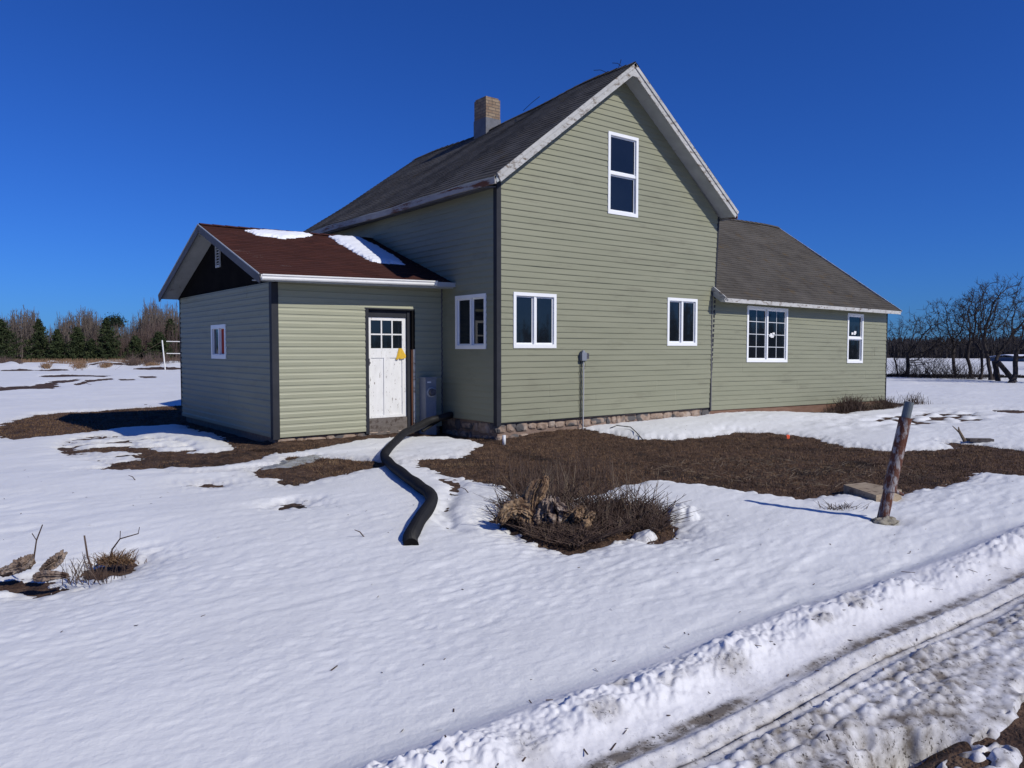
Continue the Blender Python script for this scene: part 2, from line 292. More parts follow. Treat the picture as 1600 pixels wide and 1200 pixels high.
def sdist(x, y, P):                           # signed distance, positive inside
    n = len(P); d = np.full(x.shape, 1e9); ins = np.zeros(x.shape, dtype=bool)
    for i in range(n):
        ax, ay = P[i]; bx, by = P[(i + 1) % n]; ex, ey = bx - ax, by - ay
        t = np.clip(((x - ax) * ex + (y - ay) * ey) / (ex * ex + ey * ey + 1e-9), 0, 1)
        d = np.minimum(d, (x - ax - t * ex) ** 2 + (y - ay - t * ey) ** 2)
        if abs(ey) > 1e-9: ins ^= ((ay > y) != (by > y)) & (x < ex * (y - ay) / ey + ax)
    return np.where(ins, 1, -1) * np.sqrt(d)
ROADY = -8.49
def soil_z(x, y, fine=1):
    z = GZ - .062 + .02 * fbm(x / 2.5, y / 2.5, 3, 2)
    if fine: z = z + .012 * noise(x / .22, y / .22, 8) + .010 * noise(x / .07, y / .07, 9)
    r = np.hypot(x - CAM.x, y - CAM.y)
    berm = sstep(66, 74, r) * sstep(-30, -8, x) * (1 - sstep(30, 40, x)) * sstep(0, 20, y)
    z = z + berm * (.28 + .30 * noise(x / 2.6, y / 2.6, 51) + .15 * noise(x / .9, y / .9, 52)) * (1 - sstep(86, 100, r))
    vr = ROADY - y; z = z - .14 * sstep(-.1, .15, vr) * (1 - .85 * sstep(.95, 1.15, vr)) * (x > -30) * (x < 60)
    z = z + .075 * np.exp(-np.maximum(0, 1.8 - y) / .35) * sstep(-3.6, -3.3, x) * (1 - sstep(-.8, -.3, x)) * (y < 2.3) * (y > 0)
    # soil heaped a little along the foundation
    z = z + np.exp(-np.maximum(0, -y) / .75) * np.interp(x, [-.7, .3, 1.2, 3, 6, 8, 10, 12], [0, .04, .11, .13, .15, .10, .02, 0]) * (y < .5)
    return z
def melt(x, y):
    m = np.full(x.shape, -5.0); r = np.hypot(x - CAM.x, y - CAM.y)
    for k, P in POLY.items():
        xs = [p[0] for p in P]; ys = [p[1] for p in P]
        s = (x > min(xs) - 1.5) & (x < max(xs) + 1.5) & (y > min(ys) - 1.5) & (y < max(ys) + 1.5)
        if s.any(): m[s] = np.maximum(m[s], sdist(x[s], y[s], P))
    j = .10 * fbm(x / .55, y / .35, 21, 3) + .035 * noise(x / .09, y / .07, 22)
    sc_ = np.clip(r / 12, .35, 2.5)
    m = m + j * sc_ + .05 * noise(x / .16, y / .06, 25) * (r < 30)
    # broken, half melted strips west of the porch
    w = np.exp(-(((x + 5.5) / .9) ** 2 + ((y - 3.0) / 2.2) ** 2))
    st = noise(x / .95, y / .33, 61) * .6 + noise(x / .3, y / .14, 62) * .4
    m = np.maximum(m, (st + .02) * .65 * w - .06 - 3 * np.clip(.35 - w, 0, 1))
    w2 = np.exp(-(((x + 4.5) / 1.1) ** 2 + ((y + .1) / .6) ** 2)); st2 = noise(x / .6, y / .2, 64)
    m = np.maximum(m, (st2 - .1) * .5 * w2 - .05 - 3 * np.clip(.35 - w2, 0, 1))
    # thin sprinkled spots at the far field to the right and left
    w3 = sstep(12, 16, x) * sstep(-5.5, -4, y) * (1 - sstep(22, 30, r)); m = np.maximum(m, (noise(x / .7, y / .35, 66) * .6 + noise(x / .2, y / .2, 67) * .5 - .72) * w3 - .06 - 3 * (1 - w3))
    nk = sdist(x, y, NOOK) + .05 * noise(x / .3, y / .3, 23) + .03 * noise(x / .08, y / .08, 24)
    w4 = sstep(-9.4, -9.65, y) * (x > -9); m = np.maximum(m, (noise(x / .22, y / .07, 68) * .6 + noise(x / .07, y / .04, 69) * .5 - .42) * .25 * w4 - 3 * (1 - w4))
    m = np.where(nk > -.3, np.minimum(m, -nk * 1.2), m)
    return m
def snow_h(x, y, full=True):
    """returns snow surface height and dirt amount"""
    r = np.hypot(x - CAM.x, y - CAM.y); zs = soil_z(x, y); m = melt(x, y); zsm = soil_z(x, y, 0)
    T = .052 * np.clip(14 / np.maximum(r, 1), .4, 1) + .015
    out = np.maximum(-m, 0)
    edge = np.clip(1 - out / .5, 0, 1); th = T * (1 - np.exp(-out / .26)) + edge * (.010 * noise(x / .05, y / .04, 91) + .012 * noise(x / .13, y / .08, 92)) * (r < 20) * (m < 0)
    th = np.where(m > 0, -.035 * np.clip(m / .06, 0, 1) + .016 * noise(x / .06, y / .045, 93) * np.clip(1 - m / .12, 0, 1) * (r < 20), th)
    cover = sstep(.02, .35, out); cz = sstep(0, .12, out); zfull = zs; zs = zs * (1 - cz) + zsm * cz
    # sun cups and wind ripples
    far = sstep(3.5, 7, r)
    xa = x + .25 * y + .10 * noise(x / .5, y / .4, 27); ya = y - .12 * x + .05 * noise(x / .4, y / .3, 28)
    rip = (1 - np.abs(noise(xa / .55, ya / .16, 31))) * .5 + noise(xa / .33, ya / .085, 29) * .35 + noise(xa / 1.1, ya / .3, 32) * .5 + .22 * noise(xa / .13, ya / .05, 33)
    rip = rip * np.clip(.75 + .6 * noise(x / 1.9, y / 1.3, 26), .25, 1.4)
    und = .026 * noise(x / 2.6, y / 1.7, 34) + .006 * noise(x / 1.0, y / .6, 35)
    gen = und + rip * (.0052 + .0076 * far) + .0030 * fbm(x / .17, y / .10, 105, 3) + .0014 * noise(x / .05, y / .035, 94) * (r < 12) * np.clip(1.6 - r / 60, .5, 1)
    fp = np.clip(noise(x / 2.2, y / 1.4, 36) - .25, 0, 1); pock = np.clip(.42 - worley(x / .28, y / .28, 37), 0, 1)
    pk2 = np.clip(.40 - worley(x / .17, y / .11, 106), 0, 1) * np.clip(noise(x / 1.3, y / .9, 107) + .1, 0, 1); gen = gen - .06 * pock * fp - .016 * pk2
    # trodden snow near the wing's far end
    tr = np.exp(-(((x - 10.5) / 3.0) ** 2 + ((y + 2.7) / 1.0) ** 2)); gen = gen + tr * (.10 * noise(x / .35, y / .25, 38) - .06)
    # groove beside the drain pipe
    gx, gy = (-4.45 + 1.55 * sstep(-5.4, -2.6, y)), y
    gr = np.abs(x - gx) / .13; gw = sstep(-5.6, -5.1, y) * (1 - sstep(-3.0, -2.4, y))
    gen = gen - .05 * gw * np.exp(-gr ** 2) * (1 + .4 * noise(x / .08, y / .12, 39))
    # dip round the brush heap and pole
    gen = gen - .05 * np.exp(-((x + 1.05) ** 2 + (y + 7.52) ** 2) / .02)
    # bank of snow in front of the wing
    bk = np.exp(-(((x - 6.5) / 4.2) ** 2 + ((y + .9) / .75) ** 2)); th = th + cover * bk * .07
    z = zs + th + gen * cover
    # clumps around the brush heap
    for cx, cy, cr_, ch in ((-2.35, -6.12, .17, .12), (-2.18, -6.0, .14, .09), (-3.2, -6.42, .10, .07), (-2.9, -5.15, .28, .09), (-2.45, -5.35, .2, .08), (-3.35, -4.95, .12, .06)):
        q = np.hypot(x - cx, y - cy) / cr_; q = q + .25 * noise(x / .09, y / .09, 41)
        z = np.maximum(z, zs + ch * np.clip(1.3 - q * q, -.4, 1) * (1 + .25 * noise(x / .05, y / .05, 42)))
    dirt = .38 * np.exp(-out / .12) * (r < 25) + .25 * np.exp(-(((x + 2.6) / 1.6) ** 2 + ((y + 0.6) / .7) ** 2)) * (m > -.3)
    # -------- driveway with its ploughed bank and ruts
    v = -(y - ROADY) / .85 + .022 * noise(x / 1.1, x * 0 + 3, 43) + .010 * noise(x / .25, y / .25, 44)
    nearr = v > -.35
    xx, yy, vv = x[nearr], y[nearr], v[nearr]
    lump = .6 * (1 - worley(xx / .13, yy / .10, 45) * 1.35) + .4 * (1 - worley(xx / .055, yy / .05, 46) * 1.3)
    big = noise(xx / .35, yy / .22, 47)
    bankw = sstep(-.10, .06, vv) * (1 - .75 * sstep(.20, .32, vv)) * (1 - sstep(.36, .47, vv))
    base = -.038 * sstep(.95, 1.35, vv) + .022 * sstep(-.25, .05, vv) - .072 * sstep(.12, .42, vv) + .026 * np.exp(-((vv - .555) / .035) ** 2) - .014 * np.exp(-((vv - .66) / .022) ** 2) + .014 * np.exp(-((vv - .70) / .02) ** 2) + .012 * sstep(.66, .80, vv) + .009 * np.exp(-((vv - .79) / .018) ** 2) - .010 * np.exp(-((vv - .90) / .02) ** 2)
    prof = base + bankw * (.044 * lump * (.6 + .6 * big) + .016 * big + .006 * noise(xx / .02, yy / .02, 58))
    rid = np.exp(-((vv - .585) / .06) ** 2); prof = prof + rid * (.022 * lump * (.5 + .8 * big) + .010 * big + .006 * noise(xx / .04, yy / .03, 103))
    chm = np.clip(noise(xx / .16, yy / .12, 99) * 1.5 + .35, 0, 1) * (bankw + .7 * rid); cf = worley(xx / .07, yy / .055, 101); ang = np.abs(noise(xx / .035, yy / .03, 102))
    prof = prof + chm * .020 * np.clip(1.15 - cf * 1.9, 0, .6) + bankw * .007 * ang
    groove = np.exp(-((vv - .46) / .05) ** 2) + np.exp(-((vv - .675) / .022) ** 2)
    trk = sstep(.72, .8, vv)
    tl = (1 - worley(xx / .075, yy / .055, 48) * 1.25); tl2 = noise(xx / .5, yy / .16, 49)
    prof = prof + trk * (1 - .6 * sstep(1.0, 1.4, vv)) * (.026 * tl * (.6 + .7 * tl2) + .012 * tl2 + .005 * noise(xx / .03, yy / .03, 50) - .012 * np.exp(-((vv - 1.02) / .035) ** 2))
    prof = prof + .004 * np.exp(-((vv - .70) / .05) ** 2) * noise(xx / .05, yy / .02, 104) + .007 * groove * noise(xx / .14, yy / .04, 95)
    z0 = (zs + .14 * sstep(-.1, .15, ROADY - y) * (1 - .85 * sstep(.95, 1.15, ROADY - y)))[nearr] + T[nearr] + .02
    zn = z0 + prof
    mm = m[nearr]; zlow = np.minimum(zn, zfull[nearr] - .012); zn = zlow + (zn - zlow) * sstep(.0, .10, -mm) ** .8
    wv = sstep(-.3, -.02, vv)
    z[nearr] = z[nearr] * (1 - wv) + zn * wv
    dd = bankw * np.clip(-.08 + 1.0 * noise(xx / .22, yy / .12, 53) - .3 * lump, 0, 1) * 1.1 + .10 * sstep(.1, .3, vv) * (vv < .45) + groove * (1.1 + 1.1 * noise(xx / .5, yy / .05, 54)) + rid * .45 + np.exp(-((vv - .70) / .05) ** 2) * .6 + trk * np.clip(1.0 + .6 * noise(xx / .6, yy / .25, 55) + .3 * noise(xx / .08, yy / .06, 56) + .5 * sstep(1.15, 1.5, vv) * noise(xx / .3, yy / .12, 57), 0, 1.3) - trk * tl * .75
    dirt[nearr] = np.clip(dirt[nearr] * (1 - wv) + dd * wv, 0, 1.5)
    return z, dirt

def make_ground():
    rs = [0.05, .5, .9, 1.2, 1.5]; r = 1.8
    while r < 3500:
        rs.append(r)
        r += min(.00078 * r * r, .0062 * r) if r < 60 else .03 * r
    rs = np.array(rs)
    az0 = HEAD; ang = []
    half = R(43)
    fine = R(.086); nf = int(2 * half / fine)
    a_f = np.linspace(az0 - half, az0 + half, nf); a_c = np.linspace(az0 + half, az0 + 2 * math.pi - half, 190)[1:-1]
    A = np.concatenate([a_f, a_c]); na = len(A); nr = len(rs)
    X = CAM.x + rs[:, None] * np.sin(A)[None, :]; Y = CAM.y + rs[:, None] * np.cos(A)[None, :]
    X = X.ravel(); Y = Y.ravel()
    Z, D = snow_h(X, Y)
    i = np.arange(nr - 1)[:, None] * na; j = np.arange(na)[None, :]; j2 = (j + 1) % na
    F = np.stack([i + j, i + j2, i + na + j2, i + na + j], -1).reshape(-1, 4)
    V = np.stack([X, Y, Z], -1)
    ms = soil_z(X, Y)
    buried = Z < ms - .03                     # nothing to keep where snow has melted away
    keep = ~(buried[F].all(axis=1))
    fx = X[F].mean(1); fy = Y[F].mean(1)
    road = (fy < ROADY + .12)
    for nm, sel, mt in (('snow', keep & ~road, M['snow']), ('driveway', keep & road, M['packed'])):
        f = F[sel]; used = np.unique(f); idx = np.full(len(V), -1); idx[used] = np.arange(len(used))
        o = npmesh(nm, V[used], idx[f], mt, smooth=True)
        at = o.data.attributes.new('dirt', 'FLOAT', 'POINT'); at.data.foreach_set('value', D[used].astype(np.float32))
        tag(o, None, None, kind='structure')
    # soil sheet below, one piece out to the horizon
    k1 = np.unique(np.concatenate([np.arange(0, nr, 2), [nr - 1]])); k2 = np.arange(0, na, 2)
    X2 = X.reshape(nr, na)[np.ix_(k1, k2)].ravel(); Y2 = Y.reshape(nr, na)[np.ix_(k1, k2)].ravel()
    Z2 = soil_z(X2, Y2); n2 = len(k1); m2 = len(k2)
    i = np.arange(n2 - 1)[:, None] * m2; j = np.arange(m2)[None, :]; j2 = (j + 1) % m2
    F2 = np.stack([i + j, i + j2, i + m2 + j2, i + m2 + j], -1).reshape(-1, 4)
    o = npmesh('ground', np.stack([X2, Y2, Z2], -1), F2, M['soil'], smooth=True); tag(o, None, None, kind='structure')
make_ground()
def ice_sheet():
    P = [(-4.35, -.15), (-3.7, .05), (-3.35, .45), (-2.7, .95), (-2.2, 1.1), (-2.3, .75), (-3.0, .1), (-3.5, -.1), (-4.0, -.55), (-4.5, -.5)]
    X, Y = np.meshgrid(np.linspace(-4.8, -1.9, 150), np.linspace(-.9, 1.4, 120)); x = X.ravel(); y = Y.ravel()
    d = sdist(x, y, P) + .12 * noise(x / .3, y / .12, 96) + .05 * noise(x / .08, y / .05, 97)
    z = soil_z(x, y) + np.clip(d * .3, -.02, .014) + .003 * noise(x / .1, y / .06, 98)
    i = np.arange(119)[:, None] * 150; j = np.arange(149)[None, :]
    F = np.stack([i + j, i + j + 1, i + 151 + j, i + 150 + j], -1).reshape(-1, 4); F = F[(d[F] > -.04).any(1)]
    used = np.unique(F); idx = np.full(len(x), -1); idx[used] = np.arange(len(used))
    o = npmesh('wet_ice', np.stack([x, y, z], -1)[used], idx[F], M['ice'], smooth=True); tag(o, None, None, kind='structure')
ice_sheet()
def hgt(x, y):
    a = np.array([x], dtype=float); b = np.array([y], dtype=float)
    z, _ = snow_h(a, b); return float(max(z[0], soil_z(a, b)[0]))

def blades(name, x0, x1, y0, y1, n, h, w, material, seed, cond=None, flat=.5):
    rg = np.random.default_rng(seed); x = rg.uniform(x0, x1, n); y = rg.uniform(y0, y1, n)
    m = melt(x, y); k = m > .03
    if cond is not None: k &= cond(x, y)
    x = x[k]; y = y[k]; n = len(x); z = soil_z(x, y) - .01
    a = rg.uniform(0, 2 * np.pi, n); H = h * rg.uniform(.3, 1, n); lean = rg.uniform(flat * .6, flat * 2.2, n) * H; b = rg.uniform(0, 2 * np.pi, n)
    dx = np.cos(a) * w; dy = np.sin(a) * w; lx = np.cos(b) * lean; ly = np.sin(b) * lean
    V = np.empty((n, 3, 3)); V[:, 0] = np.stack([x - dx, y - dy, z], -1); V[:, 1] = np.stack([x + dx, y + dy, z], -1)
    V[:, 2] = np.stack([x + lx, y + ly, z + H], -1)
    return npmesh(name, V.reshape(-1, 3), np.arange(3 * n).reshape(-1, 3), material)
for i, a in enumerate([(-4, 7.5, -8, 1.5, 190000, .05, .0042), (-6.6, -2.7, -2.3, 3.2, 60000, .03, .0035), (-7.6, -2, 5, 13, 40000, .05, .006), (-6, -1.5, -12, -9.5, 40000, .03, .0025)]):
    o = blades('dead_grass', *a, M['grass'], 100 + i)
    tag(o, ['matted brown dead grass on the thawed ground right of the house', 'brown dead grass on the thawed patches before the porch', 'brown dead grass left of the porch, partly in shadow', 'brown dead grass at the near corner of the driveway'][i], 'dead grass', kind='stuff')

def litter():
    rg = np.random.default_rng(44); n = 520; x = rg.uniform(-9, 6, n); y = rg.uniform(-9.6, 1.0, n)
    near = rg.random(n) < .45; y[near] = ROADY + rg.normal(-.25, .35, near.sum()); k = melt(x, y) < -.05; x = x[k]; y = y[k]; n = len(x)
    z, _ = snow_h(x, y); a = rg.uniform(0, 6.28, n); L_ = rg.uniform(.004, .018, n) * (1 + 1.5 * (rg.random(n) < .12)); w_ = rg.uniform(.0012, .004, n)
    dx, dy = np.cos(a) * L_, np.sin(a) * L_; ex, ey = -np.sin(a) * w_, np.cos(a) * w_; t_ = rg.uniform(0, .006, n)
    V = np.stack([np.stack([x - dx - ex, y - dy - ey, z + .001], -1), np.stack([x - dx + ex, y - dy + ey, z + .004], -1), np.stack([x + dx + ex, y + dy + ey, z + .002 + t_], -1), np.stack([x + dx - ex, y + dy - ey, z + .001 + t_], -1)], 1)
    tag(npmesh('leaf_litter', V.reshape(-1, 3), np.arange(4 * n).reshape(-1, 4), M['twig']), 'scattered dark leaf and bark bits on the snow', 'litter', kind='stuff')
litter()

# ================================================================== HOUSE
H = thing('farmhouse', (3.0, 3.0, GZ), 'old sage green farmhouse with steep grey gable roof, side wing and red roofed porch', 'farmhouse')
fy = lambda s, z, d: (s, -d, z)                          # front wall, y = 0, outward -y
WS = .0126
fw = lambda s, z, d: (s, -d, z - WS * (s - 6))           # the wing sinks a little towards its far end
fp = lambda s, z, d: (s, 1.8 - d, z)                     # porch front
XS, XP = -.03, -3.43
fs = lambda s, z, d: (XS - d, s, z)                      # side wall, outward -x (s = y)
fg = lambda s, z, d: (XP - d, s, z)                      # porch gable wall
def siding(name, P, mt, zb, zt, Lf, Rf, holes=(), course=.1097, prof=None, seams=None, flip=False, seed=0, seglen=.55, amp=.0014, Tf=None):
    prof = prof or [(0, .014), (.12, .0145), (1, .002)]
    rg = random.Random(seed); mb = MB()
    ncs = int((zt - zb) / course) + 2
    hz = sorted({z for h in holes for z in h[2:4]})
    for k in range(ncs):
        c0 = zb + k * course
        if c0 >= zt - .005: break
        brk = [(c0 + t * course, d) for t, d in prof]
        # extra breaks at hole edges and top
        zs_ = [b[0] for b in brk]
        def dz(z):
            for (a, da), (b, db) in zip(brk, brk[1:]):
                if a - 1e-9 <= z <= b + 1e-9: return da + (db - da) * (z - a) / (b - a)
            return brk[-1][1]
        allz = sorted(set([z for z in zs_ if z <= zt] + [z for z in hz if c0 < z < c0 + course] + ([zt] if c0 < zt < c0 + course else [])))
        # panel seams for this course (two courses make a panel)
        rs = random.Random(seed * 100 + k // 2)
        s0, s1 = Lf(c0), Rf(c0)
        sm = []; q = s0 + rs.uniform(.8, 3.6)
        while q < s1: sm.append(q); q += rs.choice([3.66, 2.4, 3.0, 3.66])
        rows = [(a, dz(a), b, dz(b)) for a, b in zip(allz, allz[1:])]
        if k > 0: rows.insert(0, (c0, prof[-1][1], c0, prof[0][1]))     # underside lip
        for za, da, zc, db in rows:
            zm = (za + zc) / 2 + (1e-4 if za == zc else 0)
            ivs = [(None, None)]
            edges = [(Lf(za), Lf(zc), 'L')]
            cuts = sorted([(h[0], h[1]) for h in holes if h[2] < zm < h[3]])
            segs = []; la, lb = Lf(za), Lf(zc)
            for h0, h1 in cuts:
                segs.append((la, lb, h0, h0)); la = lb = h1
            segs.append((la, lb, Rf(za), Rf(zc)))
            for a0, b0, a1, b1 in segs:
                if a1 - a0 < .003 and b1 - b0 < .003: continue
                pts = [0]; ln = max(a1 - a0, b1 - b0); n = max(1, int(ln / seglen))
                ts = [i / n for i in range(n + 1)]
                for s_ in sm:
                    t = (s_ - a0) / max(1e-6, a1 - a0)
                    if 0.01 < t < .99: ts += [t, t + .0015 / ln]
                ts.sort()
                for t0, t1 in zip(ts, ts[1:]):
                    def pt(t, lo):
                        s_ = (a0 + (a1 - a0) * t) if lo else (b0 + (b1 - b0) * t)
                        w = amp * math.sin(s_ * 3.1 + k * 2.3 + seed) + amp * .8 * math.sin(s_ * 7.7 + k * 5.1)
                        nb = sum(1 for q_ in sm if q_ < s_ + 1e-4)
                        if nb % 2: w += .0035
                        z_ = za if lo else zc
                        return P(s_, z_, (da if lo else db) + w)
                    q4 = [pt(t0, 1), pt(t1, 1), pt(t1, 0), pt(t0, 0)]
                    if flip: q4 = q4[::-1]
                    mb.face(q4)
    return mb.build(name, mt, H)

GW = 6.12                                                # main gable width (the right edge leans)
slope = .80
gableL = lambda z: 0.0 if z < 4.27 else (z - 4.27) / slope
gableR = lambda z: 5.975 + (z / 4.33) * .24 if z < 4.33 else 6.215 - (z - 4.33) / slope
WIN = {'w1': (.335, 1.354, 1.347, 2.354), 'w2': (4.521, 5.508, 1.40, 2.425), 'w3': (2.715, 3.57, 4.02, 5.625)}
wall = siding('gable_wall', fy, M['siding'], 0, 6.68, gableL, gableR, list(WIN.values()), seed=1)
wall['label'] = 'tall sage green gable wall facing the driveway'
sidew = siding('side_wall', fs, M['siding'], 0, 4.30, lambda z: .08, lambda z: 7.55, [(.31, 1.295, 1.33, 2.33)], seed=2, flip=True)
WW = {'e1': (7.365, 9.055, 1.035, 2.365), 'e2': (11.95, 12.785, 1.02, 2.375)}
wingw = siding('wing_wall', fw, M['siding'], -.07, 2.56, lambda z: 6.055, lambda z: 14.13, list(WW.values()), seed=3, course=.109)
DOOR = (-1.70, -.655, -.24, 2.06)
dl = [(0, .012), (.55, .0125), (.72, .004), (1, .002)]
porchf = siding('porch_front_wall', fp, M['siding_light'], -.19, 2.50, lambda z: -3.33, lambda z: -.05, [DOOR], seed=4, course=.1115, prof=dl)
porchg = siding('porch_gable_wall', fg, M['siding'], -.19, 2.47, lambda z: 1.90, lambda z: 7.40, [(4.215, 5.118, 1.137, 1.804)], seed=5, course=.1115, flip=True, prof=dl)  # darker siding than the porch front, putting the gable's shade into the colour
# hidden sides close the volumes, so nothing is see-through from elsewhere
mb = MB()
mb.face([(6.1, 0.03, 0), (6.1, 7.55, 0), (6.18, 7.55, 4.35), (6.18, .03, 4.35)])
mb.face([(6.18, 7.55, 0), (-.03, 7.55, 0), (-.03, 7.55, 4.25), (3.06, 7.55, 6.6), (6.18, 7.55, 4.35)])
mb.face([(14.16, 0.02, -.2), (14.16, 7.5, -.2), (14.16, 7.5, 2.4), (14.16, 3.76, 5.2), (14.16, .02, 2.4)])
mb.face([(14.16, 7.5, -.2), (6.1, 7.5, -.2), (6.1, 7.5, 2.5), (14.16, 7.5, 2.4)])
mb.face([(0, 7.42, -.2), (XP, 7.42, -.2), (XP, 7.42, 2.48), (0, 7.42, 2.48)])
mb.build('rear_wall', M['siding'], H)
# interior backing (dark rooms), a hand's breadth behind the siding
mb = MB(); mb.box(.1, 5.9, .12, 7.4, .02, 4.2); mb.box(6.2, 14.0, .12, 7.3, -.1, 2.35); mb.box(XP + .12, -.15, 2.1, 7.3, -.15, 2.4)
mb.build('interior', M['black_board'], H)

# corner posts and channels
mb = MB(); mb.box(XS - .016, .052, -.018, .085, -.06, 4.28); mb.build('corner_post', M['charcoal'], H)
mb = MB(); mb.hexa([(5.985, -.012, 0), (6.03, -.012, 0), (6.03, .03, 0), (5.985, .03, 0), (6.215, -.012, 4.32), (6.275, -.012, 4.32), (6.275, .03, 4.32), (6.215, .03, 4.32)]); mb.build('corner_post', M['charcoal'], H)
mb = MB(); mb.box(14.135, 14.185, -.018, .06, -.18, 2.42); mb.build('corner_post', M['charcoal'], H)
mb = MB(); mb.box(XP - .018, -3.33, 1.782, 1.90, -.22, 2.46); mb.build('corner_post', M['charcoal'], H)
mb = MB(); mb.box(XP - .018, XP + .03, 7.395, 7.45, -.2, 2.48); mb.build('corner_post', M['charcoal'], H)
mb = MB(); mb.box(6.02, 6.05, -.022, .0, -.08, 2.60); mb.build('trim_channel', M['grey_board'], H)
mb = MB(); mb.box(-.058, -.034, 1.765, 1.8, -.05, 2.5); mb.build('trim_channel', M['grey_board'], H)

# windows -----------------------------------------------------------
def pbox(mb, P, s0, s1, z0, z1, d0, d1):
    mb.hexa([P(s0, z0, d0), P(s1, z0, d0), P(s1, z0, d1), P(s0, z0, d1), P(s0, z1, d0), P(s1, z1, d0), P(s1, z1, d1), P(s0, z1, d1)])
def window(P, s0, s1, z0, z1, kind, grid=False, label=None, trim=.058, pm=None, w=.028):
    mb = MB(); t = trim; D0, D1 = -.05, .026
    pbox(mb, P, s0 - .004, s1 + .004, z0 - .004, z0 + t * 1.15, D0, D1); pbox(mb, P, s0 - .004, s1 + .004, z1 - t, z1 + .004, D0, D1)
    pbox(mb, P, s0 - .004, s0 + t, z0 + t * 1.15, z1 - t, D0, D1 - .0005); pbox(mb, P, s1 - t, s1 + .004, z0 + t * 1.15, z1 - t, D0, D1 - .0005)
    fr = mb.build('window', M['white_vinyl'], H)
    if label: fr['label'] = label
    a0, a1, b0, b1 = s0 + t, s1 - t, z0 + t * 1.15, z1 - t
    sash = MB(); panes = []
    if kind == 'slide':
        c = (a0 + a1) / 2
        pbox(sash, P, c - .025, c + .025, b0, b1, -.045, .012)
        halves = [(a0, c - .025, -.034), (c + .025, a1, -.018)]
    else:
        c = (b0 + b1) / 2
        pbox(sash, P, a0, a1, c - .024, c + .024, -.045, .010)
        halves = [(b0, c - .024, -.034), (c + .024, b1, -.018)]
    for h0, h1, dd in halves:
        if kind == 'slide': q = (h0, h1, b0, b1)
        else: q = (a0, a1, h0, h1)
        pbox(sash, P, q[0], q[0] + w, q[2], q[3], dd - .01, dd + .01); pbox(sash, P, q[1] - w, q[1], q[2], q[3], dd - .01, dd + .01)
        pbox(sash, P, q[0] + w, q[1] - w, q[2], q[2] + w, dd - .01, dd + .0095); pbox(sash, P, q[0] + w, q[1] - w, q[3] - w, q[3], dd - .01, dd + .0095)
        panes.append((q, dd))
    sash.build('sash', M['white_vinyl'], fr)
    for i, (q, dd) in enumerate(panes):
        m2 = MB(); pbox(m2, P, q[0] + w - .002, q[1] - w + .002, q[2] + w - .002, q[3] - w + .002, dd - .006, dd)
        o = m2.build('pane', (pm[i] if pm else M['glass']), fr)
    if grid:
        g = MB()
        for q, dd in panes:
            sc_ = (q[0] + q[1]) / 2
            pbox(g, P, sc_ - .008, sc_ + .008, q[2] + w, q[3] - w, dd + .001, dd + .006)
            for i in range(1, 4):
                zz = q[2] + (q[3] - q[2]) * i / 4
                pbox(g, P, q[0] + w, q[1] - w, zz - .008, zz + .008, dd + .001, dd + .0055)
        g.build('grid', M['grid'], fr)
    return fr
window(fy, *WIN['w1'], 'slide', label='white sliding window nearest the front corner of the gable wall')
wb = window(fy, *WIN['w2'], 'slide', label='white sliding window near the wing on the gable wall')
window(fy, *WIN['w3'], 'hung', label='tall white double-hung window up in the gable')
we1 = window(fw, *WW['e1'], 'slide', grid=True, label='wide white gridded window on the wing')
we2 = window(fw, *WW['e2'], 'hung', label='narrow white double-hung window at the far end of the wing')
ws_ = window(fs, .31, 1.295, 1.33, 2.33, 'slide', label='white sliding window on the shaded side wall')
window(fg, 4.215, 5.118, 1.137, 1.804, 'slide', trim=.07, w=.012, pm=[M['curtain'], M['glass']], label='small white window with a red curtain on the porch gable wall')
# stickers left on the new panes
st = MB()
for a, b, c, d in ((8.32, 8.52, 1.66, 1.69), (8.36, 8.44, 1.69, 1.74), (8.46, 8.55, 1.72, 1.76), (8.38, 8.50, 1.635, 1.655)): pbox(st, fw, a, b, c, d, -.017, -.014)
st.build('sticker', M['sticker'], we1)
st = MB()
for a, b, c, d in ((12.22, 12.33, 1.80, 1.86), (12.36, 12.47, 1.83, 1.90), (12.30, 12.44, 1.80, 1.835)): pbox(st, fw, a, b, c, d, -.017, -.014)
st.build('sticker', M['sticker'], we2)

# door --------------------------------------------------------------
yd = 1.885
mb = MB()
mb.box(-1.70, -1.63, 1.79, 1.99, -.24, 2.06); mb.box(-1.63, -.79, 1.86, 1.99, 1.925, 2.06)
mb.box(-.79, -.72, 1.84, 1.99, -.24, 2.06); mb.box(-1.715, -.655, 1.783, 1.80, 2.06, 2.085)
fr = mb.build('door_frame', M['charcoal'], H)
mb = MB(); mb.box(-.72, -.69, 1.80, 1.97, -.24, 1.32); mb.build('jamb_strip', M['brown_wood'], fr)
mb = MB(); mb.box(-.69, -.652, 1.775, 1.85, -.24, 1.32); mb.build('casing', M['old_white'], fr)
mb = MB(); mb.box(-.72, -.652, 1.785, 1.85, 1.32, 2.06); mb.build('painted_shade_casing', M['black_board'], fr)  # upper casing painted black to stand in for the shade on it
door = MB(); x0, x1, z0, z1 = -1.625, -.795, .035, 1.92
def dbox(a, b, c, d, t=0.0): door.box(a, b, yd - t, yd + .04, c, d)
gx = [x0 + .085, x0 + .30, x0 + .315, x0 + .525, x0 + .54, x1 - .085]
gz0, gz1, gzm = 1.34, 1.86, 1.60
dbox(x0, x0 + .085, z0, z1); dbox(x1 - .085, x1, z0, z1)                        # stiles
dbox(x0 + .085, x1 - .085, gz1, z1 - .0)                                         # top rail
dbox(x0 + .085, x1 - .085, 1.16, gz0, -.0005)                                    # lock rail
dbox(x0 + .085, x1 - .085, z0, z0 + .05, -.0005)
